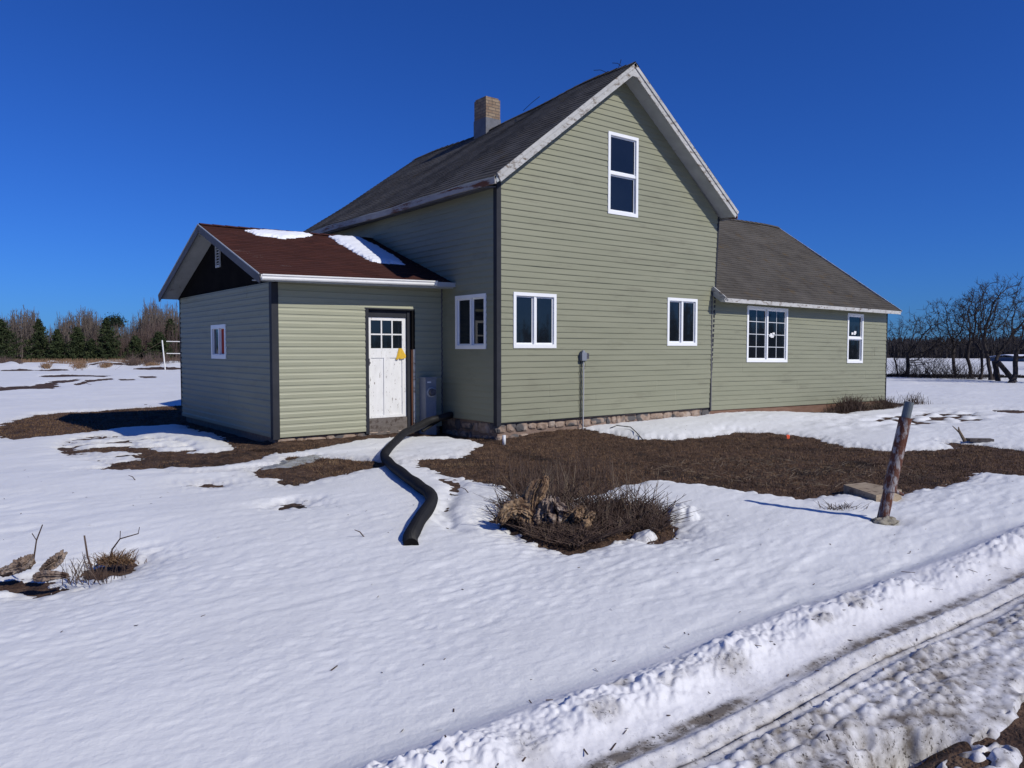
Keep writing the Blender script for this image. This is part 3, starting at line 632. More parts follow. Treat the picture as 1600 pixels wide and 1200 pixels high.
dbox(-1.2725, -1.1475, z0 + .05, 1.16, -.001)                                    # centre stile
dbox(gx[0], gx[5], gzm - .013, gzm + .013, .002)
for xm in (x0 + .3075, x0 + .5325): dbox(xm - .013, xm + .013, gz0, gz1, .001)
door.box(x0 + .085, x1 - .085, yd + .016, yd + .035, z0 + .05, 1.16)             # sunk panels
do = door.build('door', M['door_paint'], H); do['label'] = 'peeling white panelled door with six small panes'
for a, b in ((gx[0], x0 + .2945), (x0 + .3205, x0 + .5195), (x0 + .5455, gx[5])):
    for c, d in ((gz0, gzm - .013), (gzm + .013, gz1)):
        p_ = MB(); p_.box(a, b, yd + .018, yd + .024, c, d); p_.build('pane', M['glass'], do)
p_ = MB(); p_.box(x0, x1, 1.855, 1.95, -.24, .03); p_.box(x0 - .01, x1 + .01, 1.80, 1.95, -.27, -.235); p_.build('kick_board', M['grime_wood'], fr)
p_ = MB()
p_.face([(-1.02, yd - .006, 1.12), (-.965, yd - .04, 1.14), (-.94, yd - .02, 1.34), (-.955, yd - .008, 1.345)])
p_.face([(-.965, yd - .04, 1.14), (-.93, yd - .015, 1.17), (-.925, yd - .01, 1.33), (-.94, yd - .02, 1.34)])
p_.face([(-.93, yd - .012, 1.13), (-.83, yd - .04, 1.15), (-.90, yd - .02, 1.34), (-.94, yd - .012, 1.34)])
p_.face([(-.83, yd - .04, 1.15), (-.80, yd - .01, 1.20), (-.88, yd - .01, 1.33), (-.90, yd - .02, 1.34)])
o = p_.build('paper_tag', M['yellow'], do)
p_ = MB(); p_.box(x0 + .005, x0 + .055, yd - .012, yd, 1.02, 1.15); p_.tube([(x0 + .03, yd - .012, 1.07), (x0 + .03, yd - .06, 1.07)], .02, 8)
p_.build('lock', M['box_dark'], do)
p_ = MB(); p_.box(x0 + .0, x0 + .045, yd - .014, yd, .60, .66); p_.build('latch', M['box_dark'], do)
p_ = MB(); p_.box(x0 - .002, x0 + .035, yd - .006, yd, .08, .27); p_.build('bare_patch', M['grime_wood'], do)

# foundation --------------------------------------------------------
def rubble(name, P, s0, s1, zt, zb, seed, rows=2, size=.17):
    rg = random.Random(seed); mb = MB(); s = s0
    rowh = (zt - zb) / rows
    for r_ in range(rows):
        s = s0 - rg.uniform(0, .1)
        while s < s1:
            w = rg.uniform(.35, 1.5) * size; h = rowh * rg.uniform(.6, 1.2); cs = s + w / 2; cz = zb + rowh * (r_ + .5) + rg.uniform(-.02, .02)
            if cs > s0 and cs < s1:
                base = len(mb.v); ph = rg.uniform(0, 6)
                for i in range(5):
                    for j in range(8):
                        a = math.pi * (i + .5) / 5; b = 2 * math.pi * j / 8
                        sx = math.sin(a) * math.cos(b); sz = math.sin(a) * math.sin(b); sd = math.cos(a)
                        sq = lambda v: math.copysign(abs(v) ** .6, v)
                        k = 1 + rg.uniform(-.12, .12)
                        mb.v.append(P(cs + sq(sx) * w * .52 * k, min(cz + sq(sz) * h * .5 * k, zt - .005), -.062 + sd * .045 * k))
                for i in range(4):
                    for j in range(8):
                        j2 = (j + 1) % 8; mb.f.append((base + i * 8 + j, base + i * 8 + j2, base + (i + 1) * 8 + j2, base + (i + 1) * 8 + j)); mb.uv.append([(0, 0)] * 4)
                mb.f.append(tuple(base + j for j in range(8))); mb.uv.append([(0, 0)] * 8)
            s += w * 1.0
    return mb
fo = MB(); fo.box(.02, 6.0, .055, .3, -.45, -.004); fo.box(XS + .055, .3, .06, 1.9, -.45, -.004); fo.box(6.05, 14.1, .06, .3, -.5, -.18)
fo.box(XP + .05, -.06, 1.86, 2.2, -.5, -.20); fo.box(XP + .06, XP + .3, 1.9, 7.35, -.5, -.20)
fnd = fo.build('foundation', M['mortar'], H)
rb = rubble('s', fy, .0, 6.0, -.012, -.42, 3, rows=2, size=.30); r2 = rubble('s', fs, .02, 1.8, -.012, -.44, 4, rows=2, size=.28)
r3 = rubble('s', fp, XP + .12, -.1, -.215, -.33, 5, rows=1, size=.3)
for q in (rb, r2, r3): q.build('fieldstone', M['stone'], fnd)
mb = MB(); mb.box(.03, 6.0, -.004, .05, -.02, -.002); mb.build('starter_strip', M['charcoal'], H)
mb = MB()
pbox(mb, fw, 6.06, 14.1, -.34, -.072, -.04, -.012); mb.build('skirt_board', M['plank'], H)

# roofs -------------------------------------------------------------
def roof_plane(name, mt, Pt, smax, tmax, seed=0, expo=.127, seg=.31, butt=.008):
    """Pt(s,t) -> (point, normal); s along the eave, t up the slope, both in metres"""
    rg = random.Random(seed); mb = MB(); nr = int(tmax / expo) + 1; ns = max(1, int(smax / seg))
    for k in range(nr):
        t0 = k * expo; t1 = min(tmax, t0 + expo)
        if t1 - t0 < .01: break
        off = .5 * (k % 2)
        xs = [0] + [min(smax, max(0, (i + off) * smax / ns)) for i in range(ns + 1)] + [smax]
        xs = sorted(set(round(v, 4) for v in xs))
        for a, b in zip(xs, xs[1:]):
            if b - a < .002: continue
            j = butt + rg.uniform(0, .004); dt = rg.uniform(-.006, .004) if k else 0
            p = []
            for s_, t_, h_ in ((a, t0 + dt, j), (b, t0 + dt, j), (b, t1, .001), (a, t1, .001)):
                P_, N_ = Pt(s_, t_); p.append(P_ + N_ * h_)
            P_, N_ = Pt(a, t0 + dt); l0 = P_ - N_ * .002; P_, N_ = Pt(b, t0 + dt); l1 = P_ - N_ * .002
            mb.face(p, [(a, t0 + .002), (b, t0 + .002), (b, t1 - .002), (a, t1 - .002)])
            mb.face([l0, l1, p[1], p[0]], [(a, t0 + .01), (b, t0 + .01), (b, t0 + .012), (a, t0 + .012)])
    return mb
# main roof: ridge sags towards the back
def ridge_z(y): return 6.93 - .26 * float(sstep(np.float64(.3), np.float64(5.0), np.float64(y))) + .015 * math.sin(y * 2.1)
def eaveL_z(y): return 4.315 - .035 * y / 8 + .012 * math.sin(y * 1.3)
Y0, Y1, XR = -.40, 8.0, 3.06
def main_pt(side):
    def f(s_, t_):
        y = Y0 + s_
        e = Vector((-.372, y, eaveL_z(y) - .03)) if side < 0 else Vector((6.45, y, 4.40))
        g = Vector((XR, y, ridge_z(y))); L_ = 4.28
        p = e.lerp(g, t_ / L_)
        sag = -.035 * math.sin(math.pi * min(1, t_ / L_)) * float(sstep(np.float64(1), np.float64(4), np.float64(y)))
        p = p + Vector((0, 0, sag + .008 * math.sin(y * 3.3 + t_ * 2.2)))
        n = Vector((-.61, 0, .79)) if side < 0 else Vector((.61, 0, .79))
        return p, n
    return f
rm = roof_plane('roof', M['shingle'], main_pt(-1), Y1 - Y0, 4.28, 1)
r2 = roof_plane('roof', M['shingle'], main_pt(1), Y1 - Y0, 4.28, 2)
n = len(rm.v); rm.v += r2.v; rm.f += [tuple(i + n for i in f)[::-1] for f in r2.f]; rm.uv += [u[::-1] for u in r2.uv]
# ridge caps
for i in range(34):
    y = Y0 + i * .247; z = ridge_z(y + .1)
    for sgn in (-1, 1):
        a = Vector((XR, y, z + .028)); b = Vector((XR, y + .26, z + .018)); c = b + Vector((sgn * .12, 0, -.085)); d = a + Vector((sgn * .12, 0, -.085))
        rm.face([a, b, c, d] if sgn > 0 else [d, c, b, a], [(0, 0.02), (.2, .02), (.2, .1), (0, .1)])
roof = rm.build('roof', M['shingle'], H); roof['label'] = 'steep worn grey shingle roof of the main block'
def slab(pts_fn, ys, th0, th1, mt, name, parent, n=12):
    mb = MB(); return mb
dk = MB(); NSEG = 14
for side in (-1, 1):
    f = main_pt(side)
    for i, tt in [(i, j * 4.27 / 6) for i in range(NSEG) for j in range(6)]:
        s0 = (Y1 - Y0) * i / NSEG; s1 = (Y1 - Y0) * (i + 1) / NSEG; t2 = tt + 4.27 / 6
        A = [f(s0, tt)[0], f(s1, tt)[0], f(s1, t2)[0], f(s0, t2)[0]]; nn = f(0, 0)[1]
        top = [p - nn * .016 for p in A]; bot = [p - nn * .13 for p in A]
        if i == 0:
            top[0].y += .03; top[3].y += .03; bot[0].y += .03; bot[3].y += .03
        dk.hexa([bot[0], bot[1], bot[2], bot[3], top[0], top[1], top[2], top[3]])
dk.build('soffit', M['soffit'], roof)
rk = MB()                                                # front rake boards
for side, xe, ze in ((-1, -.33, 4.33), (1, 6.45, 4.40)):
    a = Vector((xe, Y0 + .012, ze)); g = Vector((XR, Y0 + .012, 6.925)); d = (g - a).normalized(); nn = Vector((d.z * side, 0, abs(d.x))) if side < 0 else Vector((abs(d.z), 0, abs(d.x)))
    nn = Vector((-abs(d.z), 0, abs(d.x))) if side < 0 else Vector((abs(d.z), 0, abs(d.x)))
    P_ = [a - nn * .175, g - nn * .175 + Vector((0, 0, .0)), g - nn * .012, a - nn * .012]
    th = Vector((0, .026, 0))
    rk.hexa([P_[0], P_[1], P_[1] + th, P_[0] + th, P_[3], P_[2], P_[2] + th, P_[3] + th])
    Q_ = [a - nn * .075 + Vector((0, -.02, 0)), g - nn * .075 + Vector((0, -.02, 0)), g - nn * .008 + Vector((0, -.02, 0)), a - nn * .008 + Vector((0, -.02, 0))]
    th = Vector((0, .0185, 0))
    rk.hexa([Q_[0], Q_[1], Q_[1] + th, Q_[0] + th, Q_[3], Q_[2], Q_[2] + th, Q_[3] + th])
rk.hexa([(XR - .10, Y0 + .012, 6.66), (XR + .10, Y0 + .012, 6.66), (XR + .10, Y0 + .034, 6.66), (XR - .10, Y0 + .034, 6.66), (XR - .014, Y0 + .0105, 6.912), (XR + .014, Y0 + .0105, 6.912), (XR + .014, Y0 + .034, 6.912), (XR - .014, Y0 + .034, 6.912)])
rk.build('rake_board', M['old_white'], roof)
fb = MB()
for i in range(20):
    y0_ = Y0 + .03 + i * (Y1 - Y0 - .03) / 20; y1_ = Y0 + .03 + (i + 1) * (Y1 - Y0 - .03) / 20; za, zb_ = eaveL_z(y0_), eaveL_z(y1_)
    w = random.uniform(-.004, .006)
    fb.hexa([(-.352, y0_, za - .165), (-.318, y0_, za - .165), (-.318, y1_, zb_ - .165), (-.352, y1_, zb_ - .165), (-.352, y0_, za - .018), (-.318, y0_, za - .018), (-.318, y1_, zb_ - .018), (-.352, y1_, zb_ - .018)])
fb.build('fascia', M['rot'], roof)
fb = MB(); fb.box(6.43, 6.455, Y0 + .03, Y1, 4.25, 4.39); fb.build('fascia', M['rot'], roof)
sb = MB()                                                # soffit board under the left eave
sb.hexa([(-.312, -.0, 4.135), (XS - .02, -.0, 4.175), (XS - .02, 7.6, 4.14), (-.312, 7.6, 4.10), (-.312, -.0, 4.16), (XS - .02, -.0, 4.20), (XS - .02, 7.6, 4.165), (-.312, 7.6, 4.125)])
sb.build('eave_board', M['grey_board'], roof)
# chimney
ch = MB(); cx0, cx1, cy0, cy1 = 2.86, 3.29, 4.29, 4.78
def ubox(mb, x0, x1, y0, y1, z0, z1):
    mb.face([(x0, y0, z0), (x1, y0, z0), (x1, y0, z1), (x0, y0, z1)], [(x0, z0), (x1, z0), (x1, z1), (x0, z1)])
    mb.face([(x1, y1, z0), (x0, y1, z0), (x0, y1, z1), (x1, y1, z1)], [(x1, z0), (x0, z0), (x0, z1), (x1, z1)])
    mb.face([(x0, y1, z0), (x0, y0, z0), (x0, y0, z1), (x0, y1, z1)], [(y1 + .1, z0), (y0 + .1, z0), (y0 + .1, z1), (y1 + .1, z1)])
    mb.face([(x1, y0, z0), (x1, y1, z0), (x1, y1, z1), (x1, y0, z1)], [(y0, z0), (y1, z0), (y1, z1), (y0, z1)])
    mb.face([(x0, y0, z1), (x1, y0, z1), (x1, y1, z1), (x0, y1, z1)], [(x0, y0), (x1, y0), (x1, y1), (x0, y1)])
ubox(ch, cx0, cx1, cy0, cy1, 6.93, 7.41); ubox(ch, cx0 + .02, cx1 - .03, cy0 + .03, cy1 - .02, 7.41, 7.452)
cho = ch.build('chimney', M['brick'], roof)
fl = MB(); fl.box(cx0 - .012, cx1 + .012, cy0 - .012, cy1 + .012, 6.35, 6.935); fl.build('flashing', M['flash'], cho)
for a, b in (((2.98, -.10, 6.92), (2.93, .10, 7.03)), ((3.02, .02, 6.93), (2.97, -.10, 7.05)), ((2.93, .28, 6.90), (2.80, .5, 6.97)), ((2.9, 2.9, 6.76), (2.80, 2.2, 6.88))):
    m_ = Vector(a).lerp(Vector(b), .5) + Vector((.02, 0, .03)); an = MB(); an.tube([a, m_, b], .006, 5); an.build('antenna_wire', M['charcoal'], roof)


# wing roof
WE = lambda x: 2.475 - .006 * (x - 6)
def wing_pt(side):
    def f(s_, t_):
        x = 6.06 + s_; e = Vector((x, -.30, WE(x))) if side < 0 else Vector((x, 7.8, 2.45))
        g = Vector((x, 3.76, 5.33 + .03 * math.sin(x * 1.1) - .02 * (14.3 - x) * .2)); p = e.lerp(g, t_ / 4.95)
        p.z += -.03 * math.sin(math.pi * t_ / 4.95) + .006 * math.sin(x * 2.7 + t_ * 3)
        return p, Vector((0, -.58, .81)) if side < 0 else Vector((0, .58, .81))
    return f
wr = roof_plane('wing_roof', M['shingle_wing'], wing_pt(-1), 8.31, 4.95, 5)
w2 = roof_plane('wing_roof', M['shingle_wing'], wing_pt(1), 8.31, 4.95, 6, seg=.9)
n = len(wr.v); wr.v += w2.v; wr.f += [tuple(i + n for i in f)[::-1] for f in w2.f]; wr.uv += [u[::-1] for u in w2.uv]
for i in range(33):
    x = 6.1 + i * .25; z = wing_pt(-1)(x - 6.06, 4.95)[0].z
    for sgn in (-1, 1):
        a = Vector((x, 3.76, z + .03)); b = Vector((x + .26, 3.76, z + .022)); c = b + Vector((0, sgn * .12, -.08)); d = a + Vector((0, sgn * .12, -.08))
        wr.face([a, b, c, d] if sgn < 0 else [d, c, b, a], [(0, .02), (.2, .02), (.2, .1), (0, .1)])
wro = wr.build('wing_roof', M['shingle_wing'], H); wro['label'] = 'brown grey shingle roof of the low wing'
dk = MB()
for side in (-1, 1):
    f = wing_pt(side)
    for i in range(8):
        for j in range(6):
            s0, s1 = 8.28 * i / 8, 8.28 * (i + 1) / 8; t1, t2 = j * 4.94 / 6, (j + 1) * 4.94 / 6; A = [f(s0, t1)[0], f(s1, t1)[0], f(s1, t2)[0], f(s0, t2)[0]]; nn = f(0, 0)[1]
            dk.hexa([p - nn * .11 for p in A] + [p - nn * .016 for p in A])
dk.build('soffit', M['soffit'], wro)
fb = MB()
for i in range(16):
    xa = 6.14 + i * 8.2 / 16; xb = 6.14 + (i + 1) * 8.2 / 16
    fb.hexa([(xa, -.318, WE(xa) - .10), (xb, -.318, WE(xb) - .10), (xb, -.295, WE(xb) - .10), (xa, -.295, WE(xa) - .10), (xa, -.318, WE(xa) - .008), (xb, -.318, WE(xb) - .008), (xb, -.295, WE(xb) - .008), (xa, -.295, WE(xa) - .008)])
fb.build('fascia', M['old_white'], wro)
fb = MB()                                                # broken rake end against the main block
for o_, dz in ((0, 0), (.05, -.05), (.10, -.10)):
    fb.beam((6.045 + o_, -.36, 2.44 + dz * .4), (6.045 + o_, -.015, 2.70 + dz * .4), .035, .10 - o_ * .3)
fb.beam((6.06, -.335, 2.40), (6.30, -.335, 2.395), .03, .05)
fb.build('rake_end', M['old_white'], wro)
fb = MB()
for (y0_, z0_), (y1_, z1_) in (((-.31, 2.41), (3.76, 5.30)), ((7.8, 2.41), (3.76, 5.30))):
    fb.beam((14.365, y0_, z0_ - .03), (14.365, y1_, z1_ - .03), .024, .12)
fb.build('verge_board', M['old_white'], wro)

# porch roof
def porch_pt(side):
    def f(s_, t_):
        x = -3.78 + s_; y0_ = 1.38 if side < 0 else 7.78
        ez = 2.54 + (.012 * s_ if side < 0 else 0)
        e = Vector((x, y0_, ez)); g = Vector((x, 4.65, 3.745 + .012 * s_)); p = e.lerp(g, t_ / 3.48)
        p.z += .004 * math.sin(x * 3 + t_ * 2)
        return p, Vector((0, -.35, .937)) if side < 0 else Vector((0, .35, .937))
    return f
pr = roof_plane('porch_roof', M['shingle_red'], porch_pt(-1), 3.76, 3.48, 8)
p2 = roof_plane('porch_roof', M['shingle_red'], porch_pt(1), 3.76, 3.36, 9, seg=.9)
n = len(pr.v); pr.v += p2.v; pr.f += [tuple(i + n for i in f)[::-1] for f in p2.f]; pr.uv += [u[::-1] for u in p2.uv]
for i in range(15):
    x = -3.78 + i * .25; z = 3.765 + .012 * (x + 3.78)
    for sgn in (-1, 1):
        a = Vector((x, 4.65, z + .012)); b = Vector((min(-.03, x + .26), 4.65, z + .006)); c = b + Vector((0, sgn * .13, -.045)); d = a + Vector((0, sgn * .13, -.045))
        pr.face([a, b, c, d] if sgn < 0 else [d, c, b, a], [(0, .02), (.2, .02), (.2, .1), (0, .1)])
pro = pr.build('porch_roof', M['shingle_red'], H); pro['label'] = 'low red-brown shingle roof of the porch'
dk = MB()
for side, tm in ((-1, 3.47), (1, 3.47)):
    f = porch_pt(side); A = [f(.02, 0)[0], f(3.74, 0)[0], f(3.74, tm)[0], f(.02, tm)[0]]; nn = f(0, 0)[1]
    dk.hexa([p - nn * .09 for p in A] + [p - nn * .006 for p in A])
dk.build('soffit', M['soffit'], pro)
rk = MB(); hl = MB()
for ya, yb in ((1.36, 4.65), (7.80, 4.65)):
    rk.beam((-3.79, ya, 2.54 - .075), (-3.79, yb, 3.745 - .075), .024, .145)
    hl.beam((-3.806, ya, 2.54 + .002), (-3.806, yb, 3.745 + .002), .012, .018)
rk.build('rake_board', M['grey_board'], pro); hl.build('drip_edge', M['conduit'], pro)
gt = MB()
prof = [(0, 0), (-.07, 0), (-.085, .02), (-.085, .05), (-.105, .07), (-.105, .088), (-.095, .088), (-.075, .03), (-.01, .01), (-.01, .088), (0, .088)]
xa, xb = -3.775, -.45
for i in range(len(prof)):
    (ya, za), (yb, zb_) = prof[i], prof[(i + 1) % len(prof)]
    z_ = lambda x, q: 2.447 + q + .02 * (x + 3.775)
    gt.face([(xa, 1.385 + ya, z_(xa, za)), (xb, 1.385 + ya, z_(xb, za)), (xb, 1.385 + yb, z_(xb, zb_)), (xa, 1.385 + yb, z_(xa, zb_))])
for x in (xa, xb): gt.face([(x, 1.385 + a, 2.447 + b + .02 * (x + 3.775)) for a, b in prof[:6]])
gt.build('gutter', M['gutter'], pro)
fb = MB(); fb.hexa([(-3.77, 1.39, 2.43), (-.02, 1.39, 2.485), (-.02, 1.415, 2.485), (-3.77, 1.415, 2.43), (-3.77, 1.39, 2.53), (-.02, 1.39, 2.575), (-.02, 1.415, 2.575), (-3.77, 1.415, 2.53)])
fb.hexa([(-.45, 1.30, 2.50), (.0, 1.30, 2.505), (.0, 1.388, 2.505), (-.45, 1.388, 2.50), (-.45, 1.30, 2.585), (.0, 1.30, 2.59), (.0, 1.388, 2.59), (-.45, 1.388, 2.585)])
fb.hexa([(-3.77, 1.415, 2.44), (-.03, 1.415, 2.49), (-.03, 1.79, 2.50), (-3.77, 1.79, 2.46), (-3.77, 1.415, 2.455), (-.03, 1.415, 2.505), (-.03, 1.79, 2.515), (-3.77, 1.79, 2.475)])
fb.build('fascia', M['soffit'], pro)
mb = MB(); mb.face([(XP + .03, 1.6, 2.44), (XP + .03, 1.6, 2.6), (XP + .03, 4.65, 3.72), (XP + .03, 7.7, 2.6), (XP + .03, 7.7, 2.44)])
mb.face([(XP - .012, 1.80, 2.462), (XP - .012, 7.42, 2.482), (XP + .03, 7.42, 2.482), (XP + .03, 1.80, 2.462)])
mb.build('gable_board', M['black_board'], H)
vt = MB(); x_ = XP + .02
vt.box(x_ - .03, x_, 4.55, 4.575, 2.94, 3.37); vt.box(x_ - .03, x_, 4.785, 4.81, 2.94, 3.37); vt.box(x_ - .03, x_, 4.575, 4.785, 2.94, 2.985); vt.box(x_ - .03, x_, 4.575, 4.785, 3.34, 3.37)
for i in range(6): vt.beam((x_ - .016, 4.575, 3.02 + i * .055), (x_ - .016, 4.785, 3.02 + i * .055), .012, .022, up=(1, 0, 1))
vt.build('gable_vent', M['soffit'], H)

# old snow lying on the porch roof -----------------------------------
def roofsnow(poly, label, seed):
    f = porch_pt(-1); xs = [p[0] for p in poly]; ys = [p[1] for p in poly]
    nx, ny = 90, 90
    X, Y = np.meshgrid(np.linspace(min(xs) - .05, max(xs) + .05, nx), np.linspace(min(ys) - .05, max(ys) + .05, ny))
    d = sdist(X.ravel(), Y.ravel(), poly) + .03 * noise(X.ravel() / .09, Y.ravel() / .05, seed) + .02 * noise(X.ravel() / .03, Y.ravel() / .04, seed + 1)
    k = (3.745 - 2.54) / (4.65 - 1.38)
    base = 2.54 + (Y.ravel() - 1.38) * k + .012 * (X.ravel() + 3.78)
    th = np.where(d > 0, .055 * (1 - np.exp(-d / .06)) + .012 + .006 * noise(X.ravel() / .12, Y.ravel() / .08, seed + 2), -.03)
    V = np.stack([X.ravel(), Y.ravel(), base + th], -1)
    i = np.arange(ny - 1)[:, None] * nx; j = np.arange(nx - 1)[None, :]
    F = np.stack([i + j, i + j + 1, i + nx + j + 1, i + nx + j], -1).reshape(-1, 4)
    F = F[(d[F] > 0).any(1)]
    used = np.unique(F); idx = np.full(len(V), -1); idx[used] = np.arange(len(used))
    o = npmesh('roof_snow_patch', V[used], idx[F], M['roof_snow'], smooth=True)
    tag(o, label, 'snow patch')
roofsnow([(-3.0, 4.40), (-2.82, 4.08), (-2.33, 3.97), (-1.9, 4.2), (-1.49, 4.50), (-1.7, 4.58), (-2.4, 4.55)], 'flat white snow patch just under the porch roof ridge', 70)
roofsnow([(-1.17, 4.48), (-.9, 4.60), (-.35, 4.62), (-.30, 3.9), (-.33, 3.1), (-.45, 2.5), (-.72, 2.50), (-1.12, 2.60), (-1.2, 3.1), (-1.17, 3.55), (-1.22, 3.9), (-1.15, 4.25)], 'white snow wedge on the porch roof against the main house wall', 80)

# ================================================================== THINGS AROUND THE HOUSE
t = thing('meter_cabinet', (-.36, 1.6, GZ), 'tall grey electric meter cabinet in the corner beside the porch door', 'meter cabinet')
mb = MB(); mb.box(-.56, -.32, 1.56, 1.785, -.34, .76); mb.box(-.575, -.305, 1.545, 1.79, .76, .785); mb.box(-.545, -.335, 1.55, 1.565, -.2, .30)
mb.build('cabinet', M['metal_box'], t)
mb = MB(); mb.tube([(-.44, 1.56, .50), (-.44, 1.535, .50)], .095, 20); mb.build('meter_ring', M['conduit'], t)
mb = MB(); mb.tube([(-.44, 1.54, .50), (-.44, 1.47, .50)], [.075, .065], 20); mb.build('meter_glass', M['box_dark'], t)
mb = MB(); mb.box(-.52, -.44, 1.556, 1.561, .68, .705); mb.build('name_plate', M['sticker'], t)

t = thing('outlet_box', (2.04, -.05, GZ), 'grey weatherproof outlet box on a thin conduit on the gable wall', 'outlet box')
mb = MB(); mb.box(1.955, 2.075, -.10, -.017, 1.10, 1.26); mb.tube([(2.015, -.06, 1.24), (2.015, -.06, 1.30)], [.045, .03], 10); mb.build('box', M['metal_box'], t)
mb = MB(); mb.box(2.078, 2.15, -.085, -.02, 1.13, 1.245); mb.build('cover', M['box_dark'], t)
mb = MB(); mb.tube([(2.035, -.05, 1.12), (2.035, -.05, .4), (2.03, -.045, -.3)], .013, 8); mb.build('conduit', M['conduit'], t)
mb = MB()
mb.tube([(1.975, -.03, 1.12)] + [(1.975 + .006 * math.sin(i * 2.1), -.035, 1.08 - i * .10) for i in range(13)], .008, 6); mb.build('cable', M['hose'], t)
mb = MB(); mb.tube([(2.07, -.03, 1.12), (2.10, -.04, 1.02), (2.07, -.03, .93), (2.12, -.04, .96)], .003, 5); mb.build('wire', M['hose'], t)

mb = MB(); mb.tube([(-.2, -.43, -.36), (-.2, -.43, -.165)], .03, 14); tag(mb.build('pipe_stub', M['pvc'], smooth=True), 'short white plastic pipe stub in the soil by the front corner', 'pipe')
mb = MB(); mb.tube([(2.4, -.42, hgt(2.4, -.42) + .01), (2.56, -.45, hgt(2.56, -.45) + .05), (2.62, -.75, hgt(2.62, -.75) + .04), (2.40, -1.1, hgt(2.4, -1.1) + .05), (2.10, -1.55, hgt(2.1, -1.55) + .01)], .009, 6)
tag(mb.build('loose_cable', M['hose']), 'thin black cable arching over the snow below the gable wall', 'cable')

# big black corrugated drain pipe
ctrl = [(.0, 1.50, .06), (-.30, 1.30, .06), (-.68, 1.22, .01), (-1.25, .82, -.06), (-1.75, .35, -.09), (-2.21, -.2, -.12), (-2.70, -.80, -.15), (-2.92, -1.15, -.16), (-3.08, -1.52, -.16), (-3.25, -1.95, -.155), (-3.46, -2.55, -.15), (-3.64, -3.1, -.15), (-3.77, -3.5, -.15), (-3.88, -3.85, -.15), (-4.0, -4.15, -.155), (-4.2, -4.45, -.16), (-4.48, -4.78, -.165), (-4.78, -5.14, -.175), (-5.0, -5.42, -.19), (-5.10, -5.60, -.20)]
def smoothpath(c, n):
    c = [Vector(p) for p in c]; out = []
    for i in range(len(c) - 1):
        p0, p1, p2, p3 = c[max(0, i - 1)], c[i], c[i + 1], c[min(len(c) - 1, i + 2)]
        for k in range(n):
            u = k / n; out.append(.5 * ((2 * p1) + (p2 - p0) * u + (2 * p0 - 5 * p1 + 4 * p2 - p3) * u * u + (3 * p1 - p0 - 3 * p2 + p3) * u ** 3))
    out.append(c[-1]); return out
pth = smoothpath([(a, b, c - .018 - .048 * min(1, max(0, i - 4) / 3)) for i, (a, b, c) in enumerate(ctrl)], 30)
hs = thing('drain_hose', (-3.0, -2.0, GZ), 'thick black corrugated drain hose winding from the house over the snow', 'hose')
mb = MB()
rad = []
for i, p in enumerate(pth):
    g_ = .062
    rad.append(g_ * (1 + .05 * (1 if i % 2 else -1) + .04 * math.sin(i * .11)))
for i, p in enumerate(pth):
    p.z += .004 * math.sin(i * .13)
mb.tube(pth, rad, 18, caps=False)
mb.build('tube', M['hose'], hs)
mb = MB(); e = pth[-1]; d = (pth[-1] - pth[-3]).normalized()
mb.tube([e - d * .06, e + d * .002], [.060, .062], 18, caps=True)
mb.build('open_end', M['black_board'], hs)
mb = MB()
mb.tube([(.0, 1.55, .02), (-.12, 1.5, .03), (-.4, 1.42, -.06), (-.8, 1.3, -.2)], .03, 10); mb.build('thin_pipe', M['hose'], hs)

# leaning rusty pole on its concrete foot
t = thing('rusty_pole', (-1.08, -7.46, GZ), 'short rusty metal pole leaning in a concrete foot in the snow', 'pole')
A_ = Vector((-1.085, -7.46, -.30)); B_ = Vector((-.903, -7.602, .833)); dv = (B_ - A_)
mb = MB(); mb.tube([A_, A_ + dv * .26, A_ + dv * .262, A_ + dv * .87], [.052, .050, .058, .055], 20); mb.build('outer_pipe', M['rust'], t)
mb = MB(); mb.tube([A_ + dv * .86, B_ - dv * .0], [.041, .041], 18, caps=False); mb.tube([A_ + dv * .86, B_ - dv * .03], .036, 18); mb.build('inner_pipe', M['pole_metal'], t)
mb = MB(); mb.tube([A_ + dv * .27 + Vector((.03, -.02, 0)), A_ + dv * .25 + Vector((.11, -.085, -.03))], [.022, .012], 8); mb.build('bracket', M['rust'], t)
def blob(name, c, rad, mt, seed, parent=None, rough=.2, n=24, sq=1.0):
    rg = np.random.default_rng(seed); th = np.linspace(0, np.pi, n); ph = np.linspace(0, 2 * np.pi, 2 * n, endpoint=False)
    T_, P_ = np.meshgrid(th, ph, indexing='ij'); x = np.sin(T_) * np.cos(P_); y = np.sin(T_) * np.sin(P_); z = np.cos(T_)
    nz = 1 + rough * (noise(x * 2.3 + seed, y * 2.3 + z * 3.1, seed) + .5 * noise(x * 5.1 + z * 2, y * 5.1 - z * 4, seed + 1) + .3 * noise(x * 11 + z * 7, y * 11 - z * 9, seed + 2))
    f = lambda v: np.sign(v) * np.abs(v) ** sq
    org = root_of(parent) if parent else Vector((0, 0, 0))
    V = np.stack([c[0] + f(x) * rad[0] * nz - org[0], c[1] + f(y) * rad[1] * nz - org[1], c[2] + f(z) * rad[2] * nz - org[2]], -1).reshape(-1, 3)
    i = np.arange(n - 1)[:, None] * 2 * n; j = np.arange(2 * n)[None, :]; j2 = (j + 1) % (2 * n)
    F = np.stack([i + j, i + 2 * n + j, i + 2 * n + j2, i + j2], -1).reshape(-1, 4)
    return npmesh(name, V, F, mt, smooth=True, parent=parent)
blob('concrete_foot', (-1.10, -7.48, -.295), (.145, .10, .055), M['concrete'], 5, t, .25)
